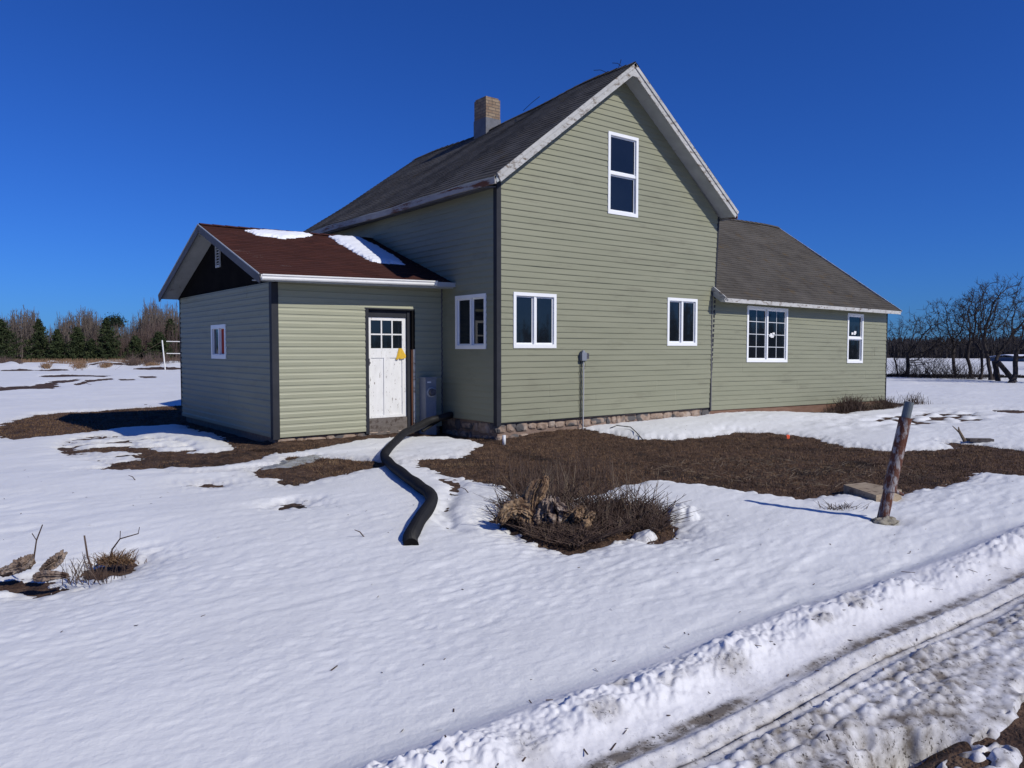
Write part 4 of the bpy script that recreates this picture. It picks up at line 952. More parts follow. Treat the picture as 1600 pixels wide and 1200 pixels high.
# slab behind the pole
mb = MB(); zt = -.232
q = [(0.04, -6.50), (0.36, -6.46), (.24, -7.02), (-.08, -7.10)]
q = [(-.18, -6.95), (.12, -6.42), (.42, -6.52), (.24, -7.02)]
mb.hexa([(x, y, -.36) for x, y in q] + [(x, y, zt + .008 * i) for i, (x, y) in enumerate(q)])
tag(mb.build('concrete_slab', M['slab']), 'small tan concrete slab lying at the snow edge behind the pole', 'slab')
mb = MB(); g_ = hgt(4.4, -3.01); mb.tube([(4.4, -3.01, g_ - .02), (4.4, -3.01, g_ + .03)], .003, 5); mb.face([(4.36, -3.01, g_ + .025), (4.44, -3.02, g_ + .03), (4.45, -3.01, g_ + .085), (4.37, -3.0, g_ + .08)])
mb.face([(4.35, -3.03, g_ + .02), (4.38, -3.06, g_ + .03), (4.39, -3.02, g_ + .10), (4.36, -3.0, g_ + .09)])
tag(mb.build('marker_flag', M['orange']), 'tiny orange marker flag on the brown ground', 'flag')
mb = MB(); mb.tube([(6.35, -5.25, -.3), (6.28, -5.18, -.12), (6.30, -5.16, -.05)], [.03, .022, .008], 7); mb.tube([(6.28, -5.18, -.14), (6.2, -5.10, -.03)], [.016, .006], 6)
tag(mb.build('broken_stick', M['twig_light']), 'short forked broken stick at the far edge of the brown ground', 'stick')
mb = MB(); mb.hexa([(6.37, -5.33, -.3), (6.62, -5.62, -.3), (6.70, -5.52, -.3), (6.45, -5.22, -.3), (6.37, -5.33, -.25), (6.62, -5.62, -.25), (6.70, -5.52, -.245), (6.45, -5.22, -.25)])
tag(mb.build('wood_block', M['grime_wood']), 'dark flat wood block beside the forked stick at the snow edge', 'wood')

# stump and root pieces ----------------------------------------------
def log(name, pts, rad, mt, seed, parent=None, n=56, rough=.18, hollow=0, steps=54):
    """gnarled tapered wood piece along pts"""
    pts = smoothpath(pts, steps // max(1, len(pts) - 1)); m_ = len(pts); rg = random.Random(seed)
    rr = np.interp(np.linspace(0, 1, m_), np.linspace(0, 1, len(rad)), rad)
    V = []; t0 = (pts[1] - pts[0]).normalized(); ref = Vector((0, 1, 0)) if abs(t0.y) < .9 else Vector((1, 0, 0)); nrm = t0.cross(ref).normalized()
    org = root_of(parent) if parent else Vector((0, 0, 0))
    ks = np.arange(n) * 2 * np.pi / n
    for i, p in enumerate(pts):
        tg = (pts[min(i + 1, m_ - 1)] - pts[max(i - 1, 0)]).normalized(); nrm = (nrm - tg * nrm.dot(tg)).normalized(); bi = tg.cross(nrm)
        f = 1 + rough * (1.5 * noise(np.cos(ks) * 1.6 + seed, np.sin(ks) * 1.6 + i * .07, seed) - 1.6 * (1 - np.abs(noise(np.cos(ks) * 3 + seed, np.sin(ks) * 3 + i * .06, seed + 1))) ** 4 + .9 * noise(np.cos(ks) * 8 + 3, np.sin(ks) * 8 + i * .08, seed + 2) + .5 * noise(ks * 6, ks * 0 + i * .5, seed + 3)); f = np.maximum(f, .25)
        rag = noise(ks * 1.7 + seed, ks * 0 + seed, seed + 5) * rr[i] * (1.1 if i > m_ - 6 else 0)
        for k in range(n): V.append(tuple(p + (nrm * math.cos(ks[k]) + bi * math.sin(ks[k])) * rr[i] * f[k] + tg * float(rag[k]) - org))
    F = [(i * n + k, i * n + (k + 1) % n, (i + 1) * n + (k + 1) % n, (i + 1) * n + k) for i in range(m_ - 1) for k in range(n)]
    # ragged caps: centre point sunk in
    for end, row in ((0, 0), (1, m_ - 1)):
        c = pts[0] if end == 0 else pts[-1]; tg = (pts[-1] - pts[-2]).normalized() if end else (pts[0] - pts[1]).normalized()
        V.append(tuple(c - tg * hollow * rr[row] - org)); ci = len(V) - 1
        for k in range(n):
            a, b = row * n + k, row * n + (k + 1) % n
            F.append((a, b, ci, ci) if False else (b, a, ci, ci)[:3] + (ci,) if False else (a, b, ci, ci))
    F4 = []; 
    me = bpy.data.meshes.new(name); me.from_pydata(V, [], [f if f[2] != f[3] else f[:3] for f in F]); me.materials.append(mt); me.update()
    o = bpy.data.objects.new(name, me); COL.objects.link(o)
    if parent: o.parent = parent
    return o
S = thing('tree_stump', (-3.8, -5.7, GZ), 'weathered tan tree stump remains with an upright split shard in the brush', 'tree stump')
U_ = Vector((.788, -.615, 0)); Wv = Vector((.615, .788, 0)); B0 = Vector((-3.79, -5.68, GZ))
def at(u, w, z): return B0 + U_ * u + Wv * w + Vector((0, 0, z))
log('shard', [at(-.085, 0, .02), at(-.07, 0, .16), at(-.045, -.01, .30), at(.015, -.02, .40), at(.045, -.02, .46)], [.10, .085, .075, .055, .02], M['oldwood'], 3, S, rough=.22, hollow=.3)
log('shard', [at(-.11, .05, .10), at(-.10, .04, .30), at(-.03, .03, .38)], [.07, .06, .03], M['oldwood'], 4, S, rough=.3)
log('burl', [at(.02, -.03, .02), at(.03, -.04, .14), at(.055, -.04, .26)], [.085, .075, .05], M['oldwood_grey'], 5, S, rough=.32, hollow=.8)
log('burl', [at(.15, -.05, .0), at(.155, -.05, .14), at(.13, -.05, .24)], [.085, .085, .045], M['oldwood_grey'], 6, S, rough=.32, hollow=.8)
log('root', [at(-.10, 0, .10), at(-.2, -.02, .16), at(-.31, -.05, .14), at(-.38, -.05, .04)], [.09, .085, .06, .03], M['oldwood'], 7, S, rough=.3)
log('root', [at(.22, -.1, .0), at(.28, -.13, .10), at(.33, -.14, .17), at(.37, -.15, .20)], [.08, .075, .05, .02], M['oldwood'], 8, S, rough=.35)
log('root', [at(.30, -.12, .02), at(.40, -.15, .10), at(.46, -.18, .16)], [.06, .045, .018], M['oldwood'], 9, S, rough=.35)
log('root', [at(.06, .15, .0), at(.02, .2, .08), at(.1, .3, .05)], [.07, .06, .04], M['oldwood_grey'], 10, S, rough=.3)
tag(blob('wood_knot', tuple(at(.39, -.22, .05)), (.05, .05, .055), M['oldwood'], 12, None, .2), 'small round tan wood knot in the brush right of the stump', 'wood')

def sticks(name, n, region, hmin, hmax, r0, mt, seed, lean=.35, branch=.4, sunk=.03, dens=None):
    rg = random.Random(seed); V = []; F = []
    def seg(a, b, ra, rb):
        d = (b - a)
        if d.length < 1e-4: return
        d.normalize(); ref = Vector((0, 0, 1)) if abs(d.z) < .9 else Vector((1, 0, 0)); s_ = d.cross(ref).normalized(); t_ = d.cross(s_); i = len(V)
        for c, r_ in ((a, ra), (b, rb)):
            for k in range(3):
                an_ = 2.094 * k; V.append(tuple(c + (s_ * math.cos(an_) + t_ * math.sin(an_)) * r_))
        for k in range(3): F.append((i + k, i + (k + 1) % 3, i + 3 + (k + 1) % 3, i + 3 + k))
    done = 0; tries = 0
    while done < n and tries < n * 20:
        tries += 1
        q = region(rg)
        if q is None: continue
        x, y, hs_ = q; done += 1
        h = rg.uniform(hmin, hmax) * hs_; a = rg.uniform(0, 6.283); l = rg.uniform(0, lean) * h
        z = GZ - sunk; p = Vector((x, y, z)); 
        d = Vector((math.cos(a) * l, math.sin(a) * l, h)); m_ = p + d * .5 + Vector((rg.uniform(-.03, .03), rg.uniform(-.03, .03), 0)) * h * 2; e = p + d
        r_ = r0 * rg.uniform(.6, 1.3); seg(p, m_, r_, r_ * .8); seg(m_, e, r_ * .8, r_ * .35)
        if rg.random() < branch:
            for _ in range(rg.randint(1, 3)):
                b0 = p.lerp(m_, rg.random()) if rg.random() < .4 else m_.lerp(e, rg.random() * .8)
                aa = rg.uniform(0, 6.283); seg(b0, b0 + Vector((math.cos(aa) * .4, math.sin(aa) * .4, .6)) * h * rg.uniform(.12, .35), r_ * .55, r_ * .3)
    return npmesh(name, np.array(V), np.array(F), mt)
def inpoly(P, hfun=lambda x, y: 1):
    xs = [p[0] for p in P]; ys = [p[1] for p in P]
    def f(rg):
        x = rg.uniform(min(xs), max(xs)); y = rg.uniform(min(ys), max(ys))
        if sdist(np.array([x]), np.array([y]), P)[0] < .02: return None
        return x, y, hfun(x, y)
    return f
HP = [(-3.9, -5.2), (-4.05, -5.7), (-4.1, -6.2), (-4.0, -6.42), (-3.6, -6.34), (-3.3, -6.3), (-3.0, -6.5), (-2.5, -6.1), (-2.3, -5.7), (-2.7, -5.2), (-2.7, -4.7), (-3.0, -4.55), (-3.5, -4.7)]
front = lambda x, y: (.22 if x < -3.45 else .42) + .5 * min(1, max(0, ((x + 3.6) * .615 + (y + 6.0) * .788) / .7))
tag(sticks('dead_brush', 1250, inpoly(HP, front), .06, .36, .0050, M['twig'], 11, lean=1.5, branch=.6), 'heap of dark dead brush stems around the stump', 'brush', kind='stuff')
tag(sticks('dry_stems', 130, inpoly(HP, front), .2, .55, .0035, M['twig_light'], 12, lean=.9, branch=.5), 'pale dry upright stems standing in the brush heap', 'dry stems', kind='stuff')
tag(sticks('brush_litter', 3200, inpoly(HP), .04, .12, .004, M['twig'], 13, lean=3.5, branch=.1, sunk=.01), 'low tangle of brown litter under the brush heap', 'litter', kind='stuff')
HB = [(-2.9, -4.5), (-1.6, -4.3), (-1.1, -4.2), (-1.5, -3.6), (-2.9, -3.6)]
tag(sticks('dry_stems', 260, inpoly(HB), .12, .42, .004, M['twig'], 14, lean=.3, branch=.5), 'sparse thin dead stems on the brown ground behind the brush heap', 'dry stems', kind='stuff')
LT = [(-1.0, -4.0), (-.3, -6.2), (1.8, -6.7), (2.5, -6.3), (2, -4.5), (.5, -3.8)]
tag(sticks('ground_litter', 420, inpoly(LT), .015, .035, .004, M['twig_light'], 15, lean=7, branch=0, sunk=.0), 'scattered pale stalks and twigs lying on the brown ground', 'litter', kind='stuff')
mb = MB(); mb.tube([at(-.34, -.08, .04), at(-.42, -.06, .10), at(-.50, -.05, .20)], [.008, .006, .004], 6)
tag(mb.build('twig', M['bark']), 'single dark twig leaning left out of the brush heap', 'twig')

# remains at the left edge
def rel(u, v_, z=0, base=Vector((-7.62, -4.70, GZ))): return base + U_ * u + Wv * v_ + Vector((0, 0, z))
L1 = thing('dead_log', tuple(rel(-.05, 0)), 'weathered brown broken log piece at the left edge of the snow', 'log')
log('log_piece', [rel(-.24, .0, .04), rel(-.14, 0, .07), rel(-.05, 0, .11), rel(-.02, 0, .15)], [.025, .04, .045, .02], M['oldwood_grey'], 31, L1, rough=.35)
L2 = thing('dead_log', tuple(rel(.15, 0)), 'pointed brown dead wood piece standing in snow, right of the left-edge log', 'log')
log('log_piece', [rel(.05, .0, .05), rel(.11, 0, .09), rel(.17, 0, .13), rel(.21, 0, .18)], [.022, .034, .036, .018], M['oldwood_grey'], 32, L2, rough=.35)
L3 = thing('dead_log', tuple(rel(.2, -.1)), 'low rounded brown wood lump in the snow before the pointed piece', 'log')
log('log_piece', [rel(.10, -.16, .05), rel(.20, -.17, .07), rel(.34, -.16, .06)], [.02, .032, .014], M['oldwood_grey'], 33, L3, rough=.35)
mb = MB(); mb.tube([rel(-.04, .06, .1), rel(-.02, .07, .25), rel(.02, .08, .36)], [.006, .005, .004], 6); mb.tube([rel(-.02, .07, .25), rel(-.05, .07, .30)], .003, 5)
tag(mb.build('twig', M['twig']), 'thin upright twig behind the left-edge log', 'twig')
mb = MB(); mb.tube([rel(.42, .0, .03), rel(.38, 0, .15), rel(.355, .01, .30)], [.008, .007, .006], 6)
tag(mb.build('twig', M['twig']), 'dark slanting twig right of the pointed dead wood', 'twig')
LS = [tuple(rel(.3, -.12)[:2]), tuple(rel(.62, -.1)[:2]), tuple(rel(.62, .08)[:2]), tuple(rel(.3, .08)[:2])]
def lsr(rg):
    p = rel(rg.uniform(.25, .62), rg.uniform(-.1, .1)); return p.x, p.y, 1
tag(sticks('dry_stems', 46, lsr, .08, .20, .0032, M['twig'], 16, lean=.6, branch=.6, sunk=.02), 'sparse thin dead stems in the snow near the left edge', 'dry stems', kind='stuff')
DB = Vector((-7.08, -4.57, GZ))
def dbr(rg):
    u = rg.gauss(0, .075); w = rg.gauss(0, .03); p = DB + U_ * u + Wv * w + Vector((0, 0, 0)); return p.x, p.y, max(.25, 1 - abs(u) * 2.5)
bb = sticks('dead_bush', 300, dbr, .04, .10, .003, M['grass'], 17, lean=2.0, branch=.5, sunk=.02); tag(bb, 'low brown dead bush poking out of the snow at left', 'bush')
mb = MB(); c = DB
mb.tube([c + U_ * -.05 + Vector((0, 0, -.02)), c + U_ * -.02 + Vector((0, 0, .09)), c + U_ * .04 + Vector((0, 0, .17)), c + U_ * .18 + Vector((0, 0, .21)), c + U_ * .19 + Vector((0, 0, .26))], [.007, .006, .005, .004, .003], 6)
mb.tube([c + U_ * .04 + Vector((0, 0, .17)), c + U_ * .045 + Vector((0, 0, .23))], .003, 5)
tag(mb.build('twig', M['twig']), 'crooked bare twig rising from the low dead bush at left', 'twig')
for (x, y, lb) in ((-6.14, -.79, 'tiny dark twig upright in the snow left of the porch'), (-5.27, -5.12, 'tiny dark twig lying in the snow left of the hose end'), (-3.35, -3.9, 'tiny curved twig on the snow right of the hose bend')):
    g_ = hgt(x, y); mb = MB(); mb.tube([(x, y, g_ - .01), (x - .03, y + .03, g_ + .04), (x - .07, y + .05, g_ + .06)], [.006, .005, .003], 5); tag(mb.build('twig', M['twig']), lb, 'twig')
def pbush(rg):
    u = rg.gauss(0, .10); p = Vector((-.93, -6.98, 0)) + U_ * u + Wv * rg.gauss(0, .05); return p.x, p.y, 1
tag(sticks('dead_tuft', 60, pbush, .03, .10, .004, M['twig'], 18, lean=2.5, branch=.5, sunk=.02), 'small dead plant tuft in the snow left of the rusty pole', 'plant')
# shrubs along the wing's foundation
def wsh(cx, sx, cy=-.42, sy=.13):
    def f(rg):
        x = rg.gauss(cx, sx); return x, rg.gauss(cy, sy), max(.3, 1 - abs(x - cx) / (2.2 * sx))
    return f
tag(sticks('dead_shrub', 700, wsh(11.4, .42), .15, .48, .006, M['twig'], 19, lean=.9, branch=.7), 'dark leafless shrub below the wall between the two wing windows', 'shrub')
tag(sticks('dead_shrub', 420, wsh(13.2, .38), .12, .36, .006, M['twig'], 20, lean=.9, branch=.7), 'brown dead shrub at the far corner of the wing', 'shrub')
tag(sticks('dry_stems', 260, wsh(12.2, .8, -.35, .1), .08, .24, .006, M['twig_light'], 21, lean=1.2, branch=.3), 'tan dry stalks along the wing foundation', 'dry stems', kind='stuff')
tag(sticks('dead_shrub', 130, wsh(15.2, .25, -.35, .2), .1, .42, .006, M['twig'], 22, lean=.7, branch=.8), 'thin sprigs in the snow past the wing corner', 'shrub')

# ================================================================== TREES
def grow_tree(name, loc, label, group, seed, trunks, crown, mt, natt=1500, step=.15, kill=.27, reach=1.3, tip=.0088, gnarl=.20):
    """space-colonisation tree. trunks: list of (offset, lean, length); crown: (sideways centre, centre height, half width, half height, half depth)"""
    rg = np.random.default_rng(seed); t = thing(name, loc, label, 'tree', group); base = np.array(loc)
    ux = np.array([.788, -.615, 0]); wx = np.array([.615, .788, 0]); cu, cz, hw, hh, hd = crown; cz *= .91; hh *= .88
    q = rg.normal(0, 1, (natt * 2, 3)); q /= np.linalg.norm(q, axis=1)[:, None]; q *= rg.uniform(.18, 1, (len(q), 1)) ** .5
    q *= 1 + .16 * noise(q[:, 0] * 3 + seed, q[:, 2] * 3, seed)[:, None]
    A = base + ux * (cu + q[:, :1] * hw) + wx * (q[:, 1:2] * hd) + np.array([0, 0, 1]) * (cz - GZ + q[:, 2:] * hh); A = A[A[:, 2] > GZ + .5][:natt]
    P = []; par = []; 
    for off, lean, L_ in trunks:
        p = base + ux * off + np.array([0, 0, -.1]); prev = -1; d = np.array([0, 0, 1.]) + ux * lean; d /= np.linalg.norm(d)
        for k in range(int(L_ / step) + 1):
            P.append(p); par.append(prev); prev = len(P) - 1
            d = d + rg.normal(0, .10, 3); d /= np.linalg.norm(d); p = p + d * step
    P = np.array(P); par = list(par); nt_ = len(P)
    near = np.full(len(A), 0); nd = np.full(len(A), 1e9)
    def upd(lo):
        for a in range(lo, len(P)):
            dd = ((A - P[a]) ** 2).sum(1); m_ = dd < nd; nd[m_] = dd[m_]; near[m_] = a
    upd(0)
    for it in range(70):
        act = (nd < reach ** 2) if it > 8 else (nd < 9)
        if not act.any(): break
        D = A[act] - P[near[act]]; D /= np.linalg.norm(D, axis=1)[:, None] + 1e-9
        ids = np.unique(near[act]); acc = np.zeros((len(P), 3)); np.add.at(acc, near[act], D)
        new = []
        for i_ in ids:
            if i_ < nt_ * .35: continue
            v = acc[i_]; l_ = np.linalg.norm(v)
            if l_ < 1e-6: continue
            v = v / l_ + rg.normal(0, gnarl, 3); v /= np.linalg.norm(v); new.append(P[i_] + v * step); par.append(int(i_))
        if not new: break
        lo = len(P); P = np.vstack([P, new]); upd(lo)
        keep = nd > kill ** 2
        A = A[keep]; nd = nd[keep]; near = near[keep]
        if len(A) == 0 or len(P) > 5200: break
    n = len(P); kids = [[] for _ in range(n)]
    for i_, p_ in enumerate(par):
        if p_ >= 0: kids[p_].append(i_)
    rad = np.zeros(n)
    for i_ in range(n - 1, -1, -1):
        rad[i_] = tip if not kids[i_] else sum(rad[k] ** 2.0 for k in kids[i_]) ** (1 / 2.0)
    tr = MB(); cr = MB()
    heads = [i_ for i_ in range(n) if par[i_] < 0] + [k for i_ in range(n) for k in sorted(kids[i_], key=lambda a: -rad[a])[1:]]
    for h in heads:
        pts = []; rr = []
        if par[h] >= 0: pts.append(P[par[h]]); rr.append(min(rad[h] * 1.15, rad[par[h]]))
        a = h
        while True:
            pts.append(P[a]); rr.append(rad[a])
            if not kids[a]: break
            a = max(kids[a], key=lambda b: rad[b])
        if par[h] < 0: rr = [r_ * (1 + .5 * max(0, 1 - k / 3)) for k, r_ in enumerate(rr)]
        if len(pts) < 2: continue
        mx = max(rr); (tr if par[h] < 0 else cr).tube(pts, rr, 8 if mx > .05 else (4 if mx > .02 else 3), caps=False)
    # fine twigs at the outside
    tips = [i_ for i_ in range(nt_, n) if len(kids[i_]) == 0] + [i_ for i_ in range(nt_, n) if rad[i_] < .016 and rg.random() < .35]
    cen = base + ux * cu + np.array([0, 0, cz - GZ])
    for i_ in tips:
        for _ in range(3):
            d = P[i_] - cen; d = d / (np.linalg.norm(d) + 1e-6) + rg.normal(0, .75, 3); d /= np.linalg.norm(d); L_ = rg.uniform(.12, .42)
            cr.tube([P[i_], P[i_] + d * L_ * .5 + rg.normal(0, .02, 3), P[i_] + d * L_], [tip * .9, tip * .7, tip * .4], 3, caps=False)
    tr.build('trunk', mt, t, smooth=True); cr.build('crown', mt, t, smooth=True)
    return t
G1 = 'bare trees along the field edge at right'
u2 = Vector((.788, -.615, 0))
grow_tree('bare_tree', (37.4, 10.4, GZ), 'low spreading bare tree just right of the wing corner', G1, 41, [(-.1, .1, 1.3), (.15, .45, 1.5), (-.2, -.35, 1.2)], (1.0, 2.15, 2.2, 1.75, 1.7), M['bark'])
grow_tree('bare_tree', (38.0, 7.7, GZ), 'bare tree with slim trunk leaning left, left one of the middle pair', G1, 42, [(0, -.15, 2.0)], (-.7, 2.9, 1.5, 1.7, 1.3), M['bark'], natt=900)
grow_tree('bare_tree', (38.3, 7.1, GZ), 'thick dark bare tree, right one of the middle pair', G1, 43, [(.1, -.10, 2.3)], (.1, 3.1, 1.6, 1.75, 1.4), M['bark'], natt=1100)
grow_tree('bare_tree', (36.8, 6.0, GZ), 'slim bare tree between the thick middle tree and the tallest tree', G1, 44, [(0, .02, 2.3)], (-.1, 3.6, 1.2, 1.7, 1.2), M['bark'], natt=700)
grow_tree('bare_tree', (36.3, 5.3, GZ), 'tallest bare tree with crooked limbs, left of the two broken posts', G1, 45, [(0, .05, 2.2), (.1, .5, 2.0)], (.6, 3.7, 2.2, 2.0, 1.7), M['bark'], natt=1500)
grow_tree('bare_tree', (33.5, 3.4, GZ), 'bare tree leaning right at the right edge of the photo', G1, 46, [(0, .75, 1.7)], (1.5, 2.8, 2.2, 1.8, 1.6), M['bark'], natt=1200)
grow_tree('bare_tree', (34.2, 1.5, GZ), 'bare tree half cut off by the right edge of the photo', G1, 47, [(0, .35, 1.6)], (1.2, 3.0, 2.0, 1.8, 1.6), M['bark'], natt=900)
def farbush(cx, cy, sx, sy):
    return lambda rg: (lambda a, b: (cx + u2.x * a + .615 * b, cy + u2.y * a + .788 * b, 1))(rg.gauss(0, sx), rg.gauss(0, sy))
tag(sticks('bramble', 300, farbush(37.0, 8.3, 1.0, .5), .3, 1.5, .009, M['bark'], 23, lean=1.6, branch=.9), 'leafless bramble thicket between the low tree and the middle pair', 'bramble')
tag(sticks('bramble', 160, farbush(37.2, 9.9, .5, .5), .3, 1.3, .008, M['bark'], 24, lean=1.2, branch=.9), 'thin leafless bramble at the foot of the low spreading tree', 'bramble')
tag(sticks('bramble', 150, farbush(37.2, 6.6, .5, .4), .2, 1.0, .008, M['bark'], 25, lean=1.2, branch=.9), 'thin leafless bramble among the middle tree trunks', 'bramble')
def fl2(rg):
    a = rg.uniform(-2.2, 6.6); return 37.3 + u2.x * a - a * .25, 9.6 + u2.y * a - a * .05, 1
tag(sticks('field_edge_litter', 1500, fl2, .05, .22, .03, M['bark'], 26, lean=2.5, branch=.2), 'dark leaf litter strip under the bare trees', 'litter', kind='stuff')
mb = MB(); mb.tube([(34.9, 4.45, GZ - .1), (34.83, 4.50, GZ + .4), (34.7, 4.58, GZ + 1.0)], [.13, .13, .14], 8); tag(mb.build('broken_post', M['bark']), 'dark broken post standing, left of the two right of the tallest tree', 'post')
mb = MB(); mb.tube([(34.95, 3.70, GZ - .1), (34.6, 3.98, GZ + .45), (34.25, 4.27, GZ + .98)], [.13, .13, .12], 8); tag(mb.build('broken_post', M['bark']), 'dark slanted post leaning against the upright broken post', 'post')
mb = MB(); mb.tube([(36.9, 11.1, GZ - .1), (36.8, 11.2, GZ + .2), (36.6, 11.35, GZ + .45)], [.16, .14, .13], 8); tag(mb.build('small_stump', M['bark']), 'small dark leaning stump beside the wing corner in the far snow', 'stump')

# spruces at left
def spruce(loc, h, w, seed, label, mt='needles', tiers=15):
    rg = random.Random(seed); nr = np.random.default_rng(seed); t = thing('spruce_tree', loc, label, 'tree', 'spruces along the left treeline'); base = Vector(loc)
    mb = MB(); mb.tube([base, base + Vector((0, 0, h * .55)), base + Vector((.02, 0, h))], [.10, .06, .01], 7); mb.build('trunk', M['bark'], t)
    V = []; n = 0
    for k in range(tiers * 2):
        f = k / (tiers * 2); z = h * (.06 + .92 * f); L = w * .5 * (1 - f) ** .85 * rg.uniform(.75, 1.15) + .08
        for b in range(rg.randint(7, 11)):
            a = rg.uniform(0, 6.283); l_ = L * rg.uniform(.65, 1.2); rise = rg.uniform(-.15, .30) * l_
            m_ = int(10 + 26 * l_)
            u_ = nr.uniform(.12, 1, m_) ** .8
            cx = np.cos(a) * l_ * u_; cy = np.sin(a) * l_ * u_; cz = z + rise * u_ + .12 * l_ * u_ ** 3
            wd = .05 + .16 * l_ * (1 - u_) + .04
            ox = nr.normal(0, 1, m_) * wd; oy = nr.normal(0, 1, m_) * wd; oz = nr.normal(0, .05, m_)
            c = np.stack([cx + ox * .6, cy + oy * .6, cz + oz], -1)
            s_ = nr.uniform(.05, .12, m_)[:, None]
            d1 = nr.normal(0, 1, (m_, 3)); d1 /= np.linalg.norm(d1, axis=1)[:, None]; d2 = nr.normal(0, 1, (m_, 3)); d2 /= np.linalg.norm(d2, axis=1)[:, None]
            V.append(np.stack([c - d1 * s_, c + d1 * s_, c + d2 * s_ * 1.2], 1))
    # leader
    V = np.concatenate(V).reshape(-1, 3)
    o = npmesh('foliage', V, np.arange(len(V)).reshape(-1, 3), M[mt], parent=t)
    return t
for i, (px, py, h, w, lb) in enumerate([
    (-1.2, 80.5, 4.6, 4.4, 'broad dark spruce at the left edge of the photo'),
    (1.9, 79.5, 4.7, 3.0, 'pointed spruce, second from the left edge'),
    (3.3, 78.2, 3.6, 2.6, 'short bushy spruce between the second and third tall spruces'),
    (4.9, 77.0, 3.9, 3.2, 'rusty green round spruce left of the tall single spruce'),
    (6.0, 76.0, 2.6, 2.0, 'small low spruce just left of the tall single spruce'),
    (7.3, 75.5, 4.9, 3.0, 'tall single pointed spruce halfway along the left treeline'),
    (9.9, 75.5, 3.0, 2.8, 'low spruce left of the volleyball net, in the undergrowth'),
    (11.6, 73.0, 3.4, 3.2, 'wide low spruce right behind the volleyball net guy rope'),
    (13.5, 76.0, 4.9, 3.4, 'dark spruce behind the volleyball net beside the porch wall')]):
    spruce((px, py, GZ), h, w, 300 + i, lb)
mb = None
t = thing('pine_tree', (15.0, 112.0, GZ), 'distant dark round-topped pine above the thicket', 'tree')
mb = MB(); mb.tube([(15, 112, GZ), (15, 112, 5.3)], [.2, .08], 6); mb.build('trunk', M['bark'], t)
nr = np.random.default_rng(5); c = nr.normal(0, 1, (2600, 3)) * np.array([.55, .55, .45]) + np.array([0, 0, 5.1 - GZ]); d = nr.normal(0, .12, (2600, 3)); e_ = nr.normal(0, .12, (2600, 3))
npmesh('foliage', np.stack([c, c + d, c + e_], 1).reshape(-1, 3), np.arange(7800).reshape(-1, 3), M['pine'], parent=t)

def thicket(name, n, fn, mt, label, seed, rad=.02, twigs=9, spread=.35):
    rg = random.Random(seed); V = []; F = []
    def seg(a, b, ra, rb):
        d = (b - a).normalized(); ref = Vector((0, 0, 1)) if abs(d.z) < .9 else Vector((1, 0, 0)); s_ = d.cross(ref).normalized(); t_ = d.cross(s_); i = len(V)
        for c, r_ in ((a, ra), (b, rb)):
            for k in range(3):
                an_ = 2.094 * k; V.append(tuple(c + (s_ * math.cos(an_) + t_ * math.sin(an_)) * r_))
        for k in range(3): F.append((i + k, i + (k + 1) % 3, i + 3 + (k + 1) % 3, i + 3 + k))
    for _ in range(n):
        x, y, h = fn(rg); h *= rg.uniform(.7, 1.05); p = Vector((x, y, GZ)); 
        e = p + Vector((rg.uniform(-.12, .12) * h, rg.uniform(-.12, .12) * h, h)); m_ = p.lerp(e, .5) + Vector((rg.uniform(-.1, .1), 0, 0)); r_ = rad * rg.uniform(.6, 1.5) * (h / 4)
        seg(p, m_, r_ * 1.5, r_); seg(m_, e, r_, r_ * .25)
        for k in range(twigs):
            f = rg.uniform(.2, .95); b0 = p.lerp(m_, f * 2) if f < .5 else m_.lerp(e, f * 2 - 1); a = rg.uniform(0, 6.283)
            L = h * rg.uniform(.12, .34) * (1.15 - f); b1 = b0 + Vector((math.cos(a) * spread * 2, math.sin(a) * spread * 2, 1)).normalized() * L
            seg(b0, b1, r_ * .55, r_ * .2)
            for _2 in range(2):
                aa = a + rg.uniform(-1.2, 1.2); c0 = b0.lerp(b1, rg.uniform(.3, .9)); seg(c0, c0 + Vector((math.cos(aa) * .5, math.sin(aa) * .5, .8)) * L * .5, r_ * .3, r_ * .15)
    o = npmesh(name, np.array(V), np.array(F), mt); tag(o, label, 'thicket', kind='stuff'); return o
def dirpt(px, r):                                        # ground point on the bearing of a photo column
    a = HEAD + math.atan((px - 800) / 1200.); return CAM.x + r * math.sin(a), CAM.y + r * math.cos(a)
def th_left(lo, hi, r0, r1, hf):
    def f(rg):
        px = rg.uniform(lo, hi); x, y = dirpt(px, rg.uniform(r0, r1)); return x, y, hf(px) 
    return f
hprof = lambda px: float(np.interp(px, [-60, 20, 50, 75, 100, 140, 170, 200, 235, 250, 290, 340], [3.2, 5.6, 6.3, 3.6, 5.4, 6.6, 4.6, 4.4, 7.6, 7.2, 6.8, 6.4]))
thicket('thicket', 2000, th_left(-60, 340, 96, 118, hprof), M['bark_grey'], 'grey leafless trees and brush behind the spruces at left', 51, rad=.028)
thicket('thicket', 1100, th_left(150, 345, 88, 98, lambda p: hprof(p) * .62), M['bark_red'], 'reddish bare brush behind the volleyball net', 52, rad=.024)
def gfar(rg):
    x, y = dirpt(rg.uniform(-60, 320), rg.uniform(78, 86)); return x, y, 1
def tuftfar(px, w, r):
    def f(rg):
        x, y = dirpt(px + rg.gauss(0, w), r + rg.gauss(0, .6)); return x, y, 1
    return f
tag(sticks('tall_dry_grass', 5000, gfar, .2, .8, .018, M['grass_far'], 53, lean=.4, branch=0), 'tan and brown dry grass under the left treeline', 'dry grass', kind='stuff')
tag(sticks('brown_undergrowth', 2600, th_left(-40, 34, 74, 80, lambda p: .35 + .65 * random.Random(int(p * .4)).random()), .2, 1.2, .014, M['bark_red'], 54, lean=.5, branch=.5), 'reddish brown undergrowth below the leftmost spruce', 'undergrowth', kind='stuff')
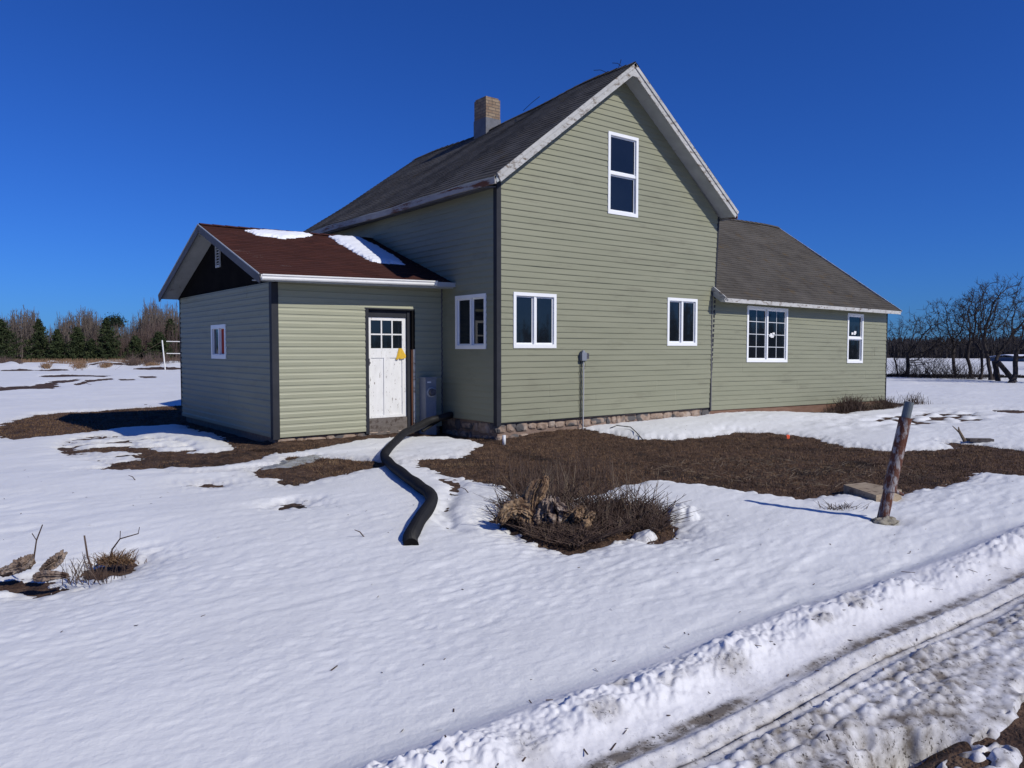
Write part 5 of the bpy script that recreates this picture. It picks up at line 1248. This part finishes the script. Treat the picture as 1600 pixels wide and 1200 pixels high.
tag(sticks('brown_undergrowth', 2600, th_left(195, 300, 75, 80, lambda p: .2 + .8 * random.Random(int(p * .3)).random()), .2, 1.7, .014, M['bark_red'], 55, lean=.5, branch=.5), 'reddish brown undergrowth behind the volleyball net', 'undergrowth', kind='stuff')
for i, (px, w, lb) in enumerate([(124, 5, 'tan grass tuft on the snow left of the tall single spruce'), (166, 4, 'dark brown grass tuft under the tall single spruce'), (238, 5, 'tan grass tuft on the snow left of the volleyball post'), (72, 3, 'small brown grass tuft under the second spruce')]):
    tag(sticks('grass_tuft', 500, tuftfar(px, w, 71), .15, .55, .02, M['grass_far'], 56 + i, lean=.8, branch=0), lb, 'grass tuft')
# far woods on the right, behind the white field
def fw_(lo, hi, r0, r1, h0): return lambda rg: (*dirpt(rg.uniform(lo, hi), rg.uniform(r0, r1)), h0)
thicket('far_woods', 1800, fw_(1330, 1720, 150, 175, 3.3), M['far_wood'], 'dark distant woods beyond the white field at right', 61, rad=.10, twigs=8)
thicket('far_woods', 1200, fw_(1330, 1720, 210, 240, 4.6), M['far_wood'], 'higher grey distant woods on the horizon at right', 62, rad=.16, twigs=8)
# a belt of woods beyond the house keeps the horizon wooded from any side
thicket('far_woods', 1500, fw_(340, 1330, 160, 200, 5.5), M['far_wood'], 'distant woods hidden behind the farmhouse', 63, rad=.14, twigs=6)
thicket('far_woods', 1300, lambda rg: (lambda a, q: (CAM.x + q * math.cos(a), CAM.y + q * math.sin(a), 5.2 + 1.5 * math.sin(a * 9)))(rg.uniform(R(-150), R(15)), rg.uniform(72, 84)), M['far_wood'], 'woods across the fields behind the photographer', 64, rad=.12, twigs=8)
thicket('far_woods', 700, lambda rg: (lambda a, q: (CAM.x + q * math.cos(a), CAM.y + q * math.sin(a), 5.4 + 1.2 * math.sin(a * 9)))(rg.uniform(R(95), R(210)), rg.uniform(92, 120)), M['far_wood'], 'woods beyond the field left of the photographed view', 65, rad=.12, twigs=8)
# barn far right
t = thing('barn', (*dirpt(1625, 118), GZ), 'low blue grey barn with snowy roof far off behind the trees', 'barn')
bx, by = dirpt(1625, 118)
def bp(u, w, z): return (bx + U_.x * u + Wv.x * w, by + U_.y * u + Wv.y * w, z)
mb = MB(); mb.hexa([bp(-2, 0, -.8), bp(6, 0, -.8), bp(6, 7, -.8), bp(-2, 7, -.8), bp(-2, 0, .2), bp(6, 0, .2), bp(6, 7, .2), bp(-2, 7, .2)]); mb.build('wall', M['barn'], t)
mb = MB(); mb.hexa([bp(-2.3, -.4, .18), bp(6.3, -.4, .18), bp(6.3, 3.5, .52), bp(-2.3, 3.5, .52), bp(-2.3, -.4, .25), bp(6.3, -.4, .25), bp(6.3, 3.5, .60), bp(-2.3, 3.5, .60)])
mb.hexa([bp(-2.3, 3.5, .52), bp(6.3, 3.5, .52), bp(6.3, 7.4, .18), bp(-2.3, 7.4, .18), bp(-2.3, 3.5, .60), bp(6.3, 3.5, .60), bp(6.3, 7.4, .25), bp(-2.3, 7.4, .25)]); mb.build('roof', M['roof_snow'], t)
mb = MB(); mb.hexa([bp(-1, -.05, -.4), bp(2, -.05, -.4), bp(2, .02, -.4), bp(-1, .02, -.4), bp(-1, -.05, .1), bp(2, -.05, .1), bp(2, .02, .1), bp(-1, .02, .1)]); mb.build('door', M['charcoal'], t)

# volleyball net
t = thing('volleyball_net', (7.4, 53.4, GZ), 'white volleyball post with taped net and guy rope in the far snow', 'volleyball net')
nb = Vector((7.4, 53.4, GZ)); nu = Vector((.92, -.39, 0)).normalized()
mb = MB(); mb.tube([nb + Vector((0, 0, -.1)), nb + nu * -.18 + Vector((0, 0, 2.28))], [.055, .05], 8); mb.build('post', M['net_white'], t)
a = nb + nu * .12; A0, A1, B0_, B1 = a + Vector((0, 0, 2.2)), a + Vector((0, 0, 1.25)), a + nu * 9 + Vector((0, 0, 2.0)), a + nu * 9 + Vector((0, 0, 1.12))
mb = MB()
for p_, q_ in ((A0, B0_), (A1, B1), (A0, A1), (B0_, B1)): mb.beam(p_, q_, .02, .06)
mb.build('net_tape', M['net_white'], t)
mb = MB()
for i in range(1, 45): k = i / 45; mb.tube([A0.lerp(B0_, k), A1.lerp(B1, k)], .003, 3, caps=False)
for i in range(1, 6): k = i / 6; mb.tube([A0.lerp(A1, k), B0_.lerp(B1, k)], .003, 3, caps=False)
mb.build('net', M['net_mesh'], t)
mb = MB(); mb.tube([nb + nu * -.18 + Vector((0, 0, 2.2)), nb + nu * -2.6 + Vector((0, -.4, .75)), nb + nu * -3.7 + Vector((0, -.6, 0))], .007, 4); mb.build('guy_rope', M['twig_light'], t)
mb = MB(); pb = nb + nu * 9.2; mb.tube([pb, pb + Vector((0, 0, 2.1))], .05, 8); mb.build('post', M['net_white'], t)

# ================================================================== LIGHT, SKY, CAMERA
w = bpy.data.worlds.new('World'); sc.world = w; w.use_nodes = True; nt = w.node_tree; N = nt.nodes; L = nt.links
bg = N['Background']; sky = N.new('ShaderNodeTexSky'); sky.sky_type = 'NISHITA'; sky.sun_disc = False
sky.sun_elevation = SUN_EL; sky.sun_rotation = math.atan2(SUN_DIR[0], SUN_DIR[1])
sky.air_density = 1.0; sky.dust_density = .3; sky.ozone_density = 1.0; sky.altitude = 300
hs_ = N.new('ShaderNodeMix'); hs_.data_type = 'RGBA'; hs_.blend_type = 'MULTIPLY'; hs_.inputs['Factor'].default_value = 1; hs_.inputs['B'].default_value = (.22, .67, 1.90, 1)
L.new(sky.outputs[0], hs_.inputs['A']); L.new(hs_.outputs['Result'], bg.inputs[0]); bg.inputs[1].default_value = .05
sl = bpy.data.lights.new('sun', 'SUN'); sl.energy = 3.9; sl.angle = R(.53); sl.color = (1, .95, .85)
so = bpy.data.objects.new('sun', sl); COL.objects.link(so)
dv = Vector((SUN_DIR[0] * math.cos(SUN_EL), SUN_DIR[1] * math.cos(SUN_EL), math.sin(SUN_EL)))
so.rotation_euler = dv.to_track_quat('Z', 'Y').to_euler(); so.location = (10, -20, 20)
cd = bpy.data.cameras.new('camera'); cd.sensor_width = 36; cd.lens = 27; cd.clip_end = 6000; cd.clip_start = .05
co = bpy.data.objects.new('camera', cd); COL.objects.link(co); co.location = CAM
co.rotation_euler = (math.pi / 2 - PITCH, 0, -HEAD); sc.camera = co
vs = sc.view_settings; vs.view_transform = 'Standard'; vs.look = 'None'; vs.exposure = 0; vs.gamma = 1; vs.use_curve_mapping = False
